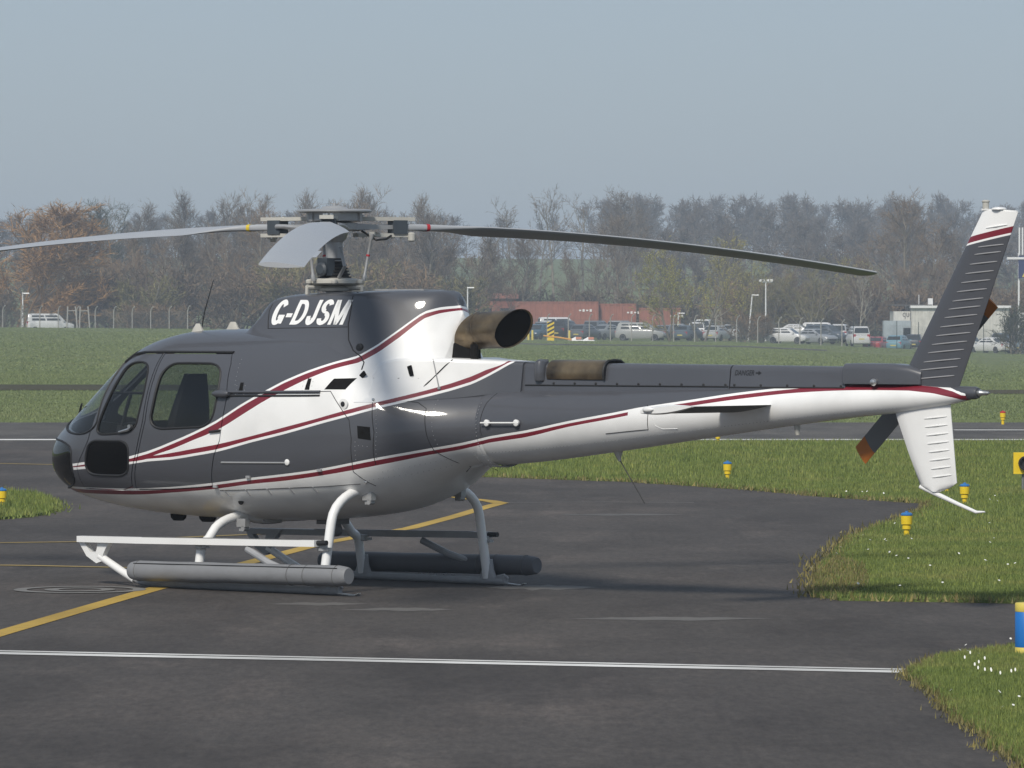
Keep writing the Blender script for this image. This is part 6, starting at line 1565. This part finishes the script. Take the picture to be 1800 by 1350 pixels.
b = MB(); b.tube([(X(1618), 2, 4.1), (X(1618), 2, 5.2)], .04, 6); b.build('roof_mast', M_signw, pb); b = MB(); b.box((X(1638), 2, 4.5), (.45, .5, .7)); b.build('roof_vent', M_signw, pb, smooth=False)
b2_ = empty('kiosk', at(1802, 478)); tag(b2_, 'small pale kiosk at the right edge beside the shrub', 'building')
b = MB(); b.box((.3, 0, 1.7), (1.5, 1.5, 3.4)); b.build('wall', M_cream2, b2_, smooth=False); b = MB(); b.box((.3, 0, 3.5), (1.8, 1.8, .5)); b.build('roof', M_signw, b2_, smooth=False)
# sign pylon at the right edge
sg_ = empty('sign_pylon', at(1800, 520)); tag(sg_, 'white and dark blue sign pylon at the right edge above the roofs', 'sign')
zz = lambda py: 2.317 - (py - 556) * 520 / FPX - tz(at(1800, 520, 0).x, 520)
xx_ = lambda px: (px - 1800) * 520 / FPX
b = MB(); b.box((xx_(1791), .2, zz(520)), (.16, .16, 2 * (zz(520) - 0) * .5 + 3)); b.build('pole', M_signw, sg_, smooth=False)
b = MB(); b.box((xx_(1815), 0, (zz(450) + zz(489)) / 2), (xx_(1840) - xx_(1790), .3, zz(450) - zz(489))); b.build('blue_panel', M_signb, sg_, smooth=False)
b = MB(); b.box((xx_(1806), 0, zz(454)), (xx_(1842) - xx_(1770), .5, .22)); b.build('white_shelf', M_signw, sg_, smooth=False)
for px in (1791.5, 1797, 1808):
    b = MB(); b.box((xx_(px), 0, (zz(400) + zz(448)) / 2), (.14 if px < 1800 else .35, .3, zz(400) - zz(448))); b.build('sign_letter_stroke', M_signw, sg_, smooth=False)
b = MB(); b.add([(xx_(1796), -.17, zz(487)), (xx_(1806), -.17, zz(487)), (xx_(1801), -.17, zz(477))], [(0, 1, 2)]); b.build('yellow_triangle', M_signy, sg_, smooth=False)
# ---- masts
def mast(px, d, py_top, label, head='lamp', lean=0.0):
    p = at(px, d); h = 2.317 - (py_top - 556) * d / FPX - p.z; o = empty('lamp_post', p); tag(o, label, 'lamp post')
    b = MB(); b.tube([(0, 0, -.2), (lean * h * .5, 0, h * .5), (lean * h, 0, h)], [.10, .075, .055], 8); b.build('post', M_signw, o)
    if head == 'flood':
        b = MB(); b.box((lean * h, 0, h - .1), (1.2, .08, .08)); b.build('crossarm', M_signw, o, smooth=False)
        for k in (-.55, -.2, .2, .55):
            b = MB(); b.box((lean * h + k, -.1, h + .06), (.26, .2, .22)); b.build('floodlight', M_signw, o, smooth=False)
    else:
        b = MB(); b.loft([[(lean * h + x, y, h + z) for y, z in ((-.1, -.03), (.1, -.03), (.07, .08), (-.07, .08))] for x in (-.05, .3, .62)]); b.build('lamp_head', M_signw, o)
mast(1346, 515, 494, 'tall floodlight mast with a crossarm of lamps behind the car park', 'flood')
mast(1315, 512, 519, 'slender leaning lamp post left of the floodlight mast', lean=.09)
mast(822, 500, 506, 'street lamp above the brick building right of the cowling')
mast(40, 495, 516, 'short street lamp over the left fence')
mast(1192, 505, 551, 'low lamp at the right end of the containers')
# ---- striped board, barrier and marker cones by the car park
p = at(968, 474); o = empty('striped_board', p); tag(o, 'yellow board with black diagonal stripes at the car park corner', 'hazard board')
b = MB(); b.box((0, 0, .85), (.62, .08, 1.7)); b.build('board', M_yel, o, smooth=False)
for i in range(4):
    z = .25 + i * .38; b = MB(); b.add([(-.305, -.045, z), (.305, -.045, z + .32), (.305, -.045, z + .50), (-.305, -.045, z + .18)], [(0, 1, 2, 3)]); b.build('black_stripe', M_black, o, smooth=False)
for px in (929, 936, 1001):
    q = empty('bollard', at(px, 475)); tag(q, {929: 'yellow-topped bollard nearest the exhaust outlet', 936: 'yellow-topped bollard second from the exhaust outlet', 1001: 'yellow bollard right of the striped board'}[px], 'bollard'); b = MB(); b.lathe([(.10, -.1), (.10, .85), (.07, .93)], (0, 0, 0), 10); b.build('bollard_body', M_yelp, q)
M_orw = mat('orange_barrier', (.60, .28, .03), .6); M_rw = mat('red_white_marker', (.62, .25, .16), .6)
o = empty('barrier_pole', at(975, 470)); tag(o, 'fallen orange-yellow barrier pole in front of the striped board', 'barrier'); b = MB(); b.tube([(-1.0, .3, .45), (.3, 0, .30), (1.5, -.2, .12)], .075, 8); b.build('pole', M_orw, o)
for i, (px, wd) in enumerate(((1012, 1.4), (1034, 1.2))):
    o = empty('windsock_marker', at(px, 470 - i)); tag(o, 'flat white and red marker panel lying on the grass, %s of two' % ('left' if i == 0 else 'right'), 'marker')
    b = MB(); b.loft([[(x, y, z) for y, z in ((-.35, .02), (.35, .02), (.0, hgt))] for x, hgt in ((-wd / 2, .05), (0, .38), (wd / 2, .06))]); b.build('white_panel', M_signw, o, smooth=False)
    b = MB(); b.box((.25, -.28, .26), (.5, .1, .2)); b.build('red_panel', M_rw, o, smooth=False)

# ================================================================ HAZE
hz = MB(); hz.box((0, 6900, 17), (400000, 15000, 42))
me = hz.mesh('haze'); hm = bpy.data.materials.new('thin_haze'); hm.use_nodes = True
hn = hm.node_tree.nodes; hn.remove(hn['Principled BSDF']); pv = hn.new('ShaderNodeVolumePrincipled')
pv.inputs['Color'].default_value = (.76, .87, 1.0, 1); pv.inputs['Density'].default_value = .00056; pv.inputs['Anisotropy'].default_value = 0.0
hm.node_tree.links.new(pv.outputs[0], hn['Material Output'].inputs['Volume'])
tag(link_mesh('haze', me, hm), 'thin blue-grey haze veiling the far trees', 'haze', kind='stuff')
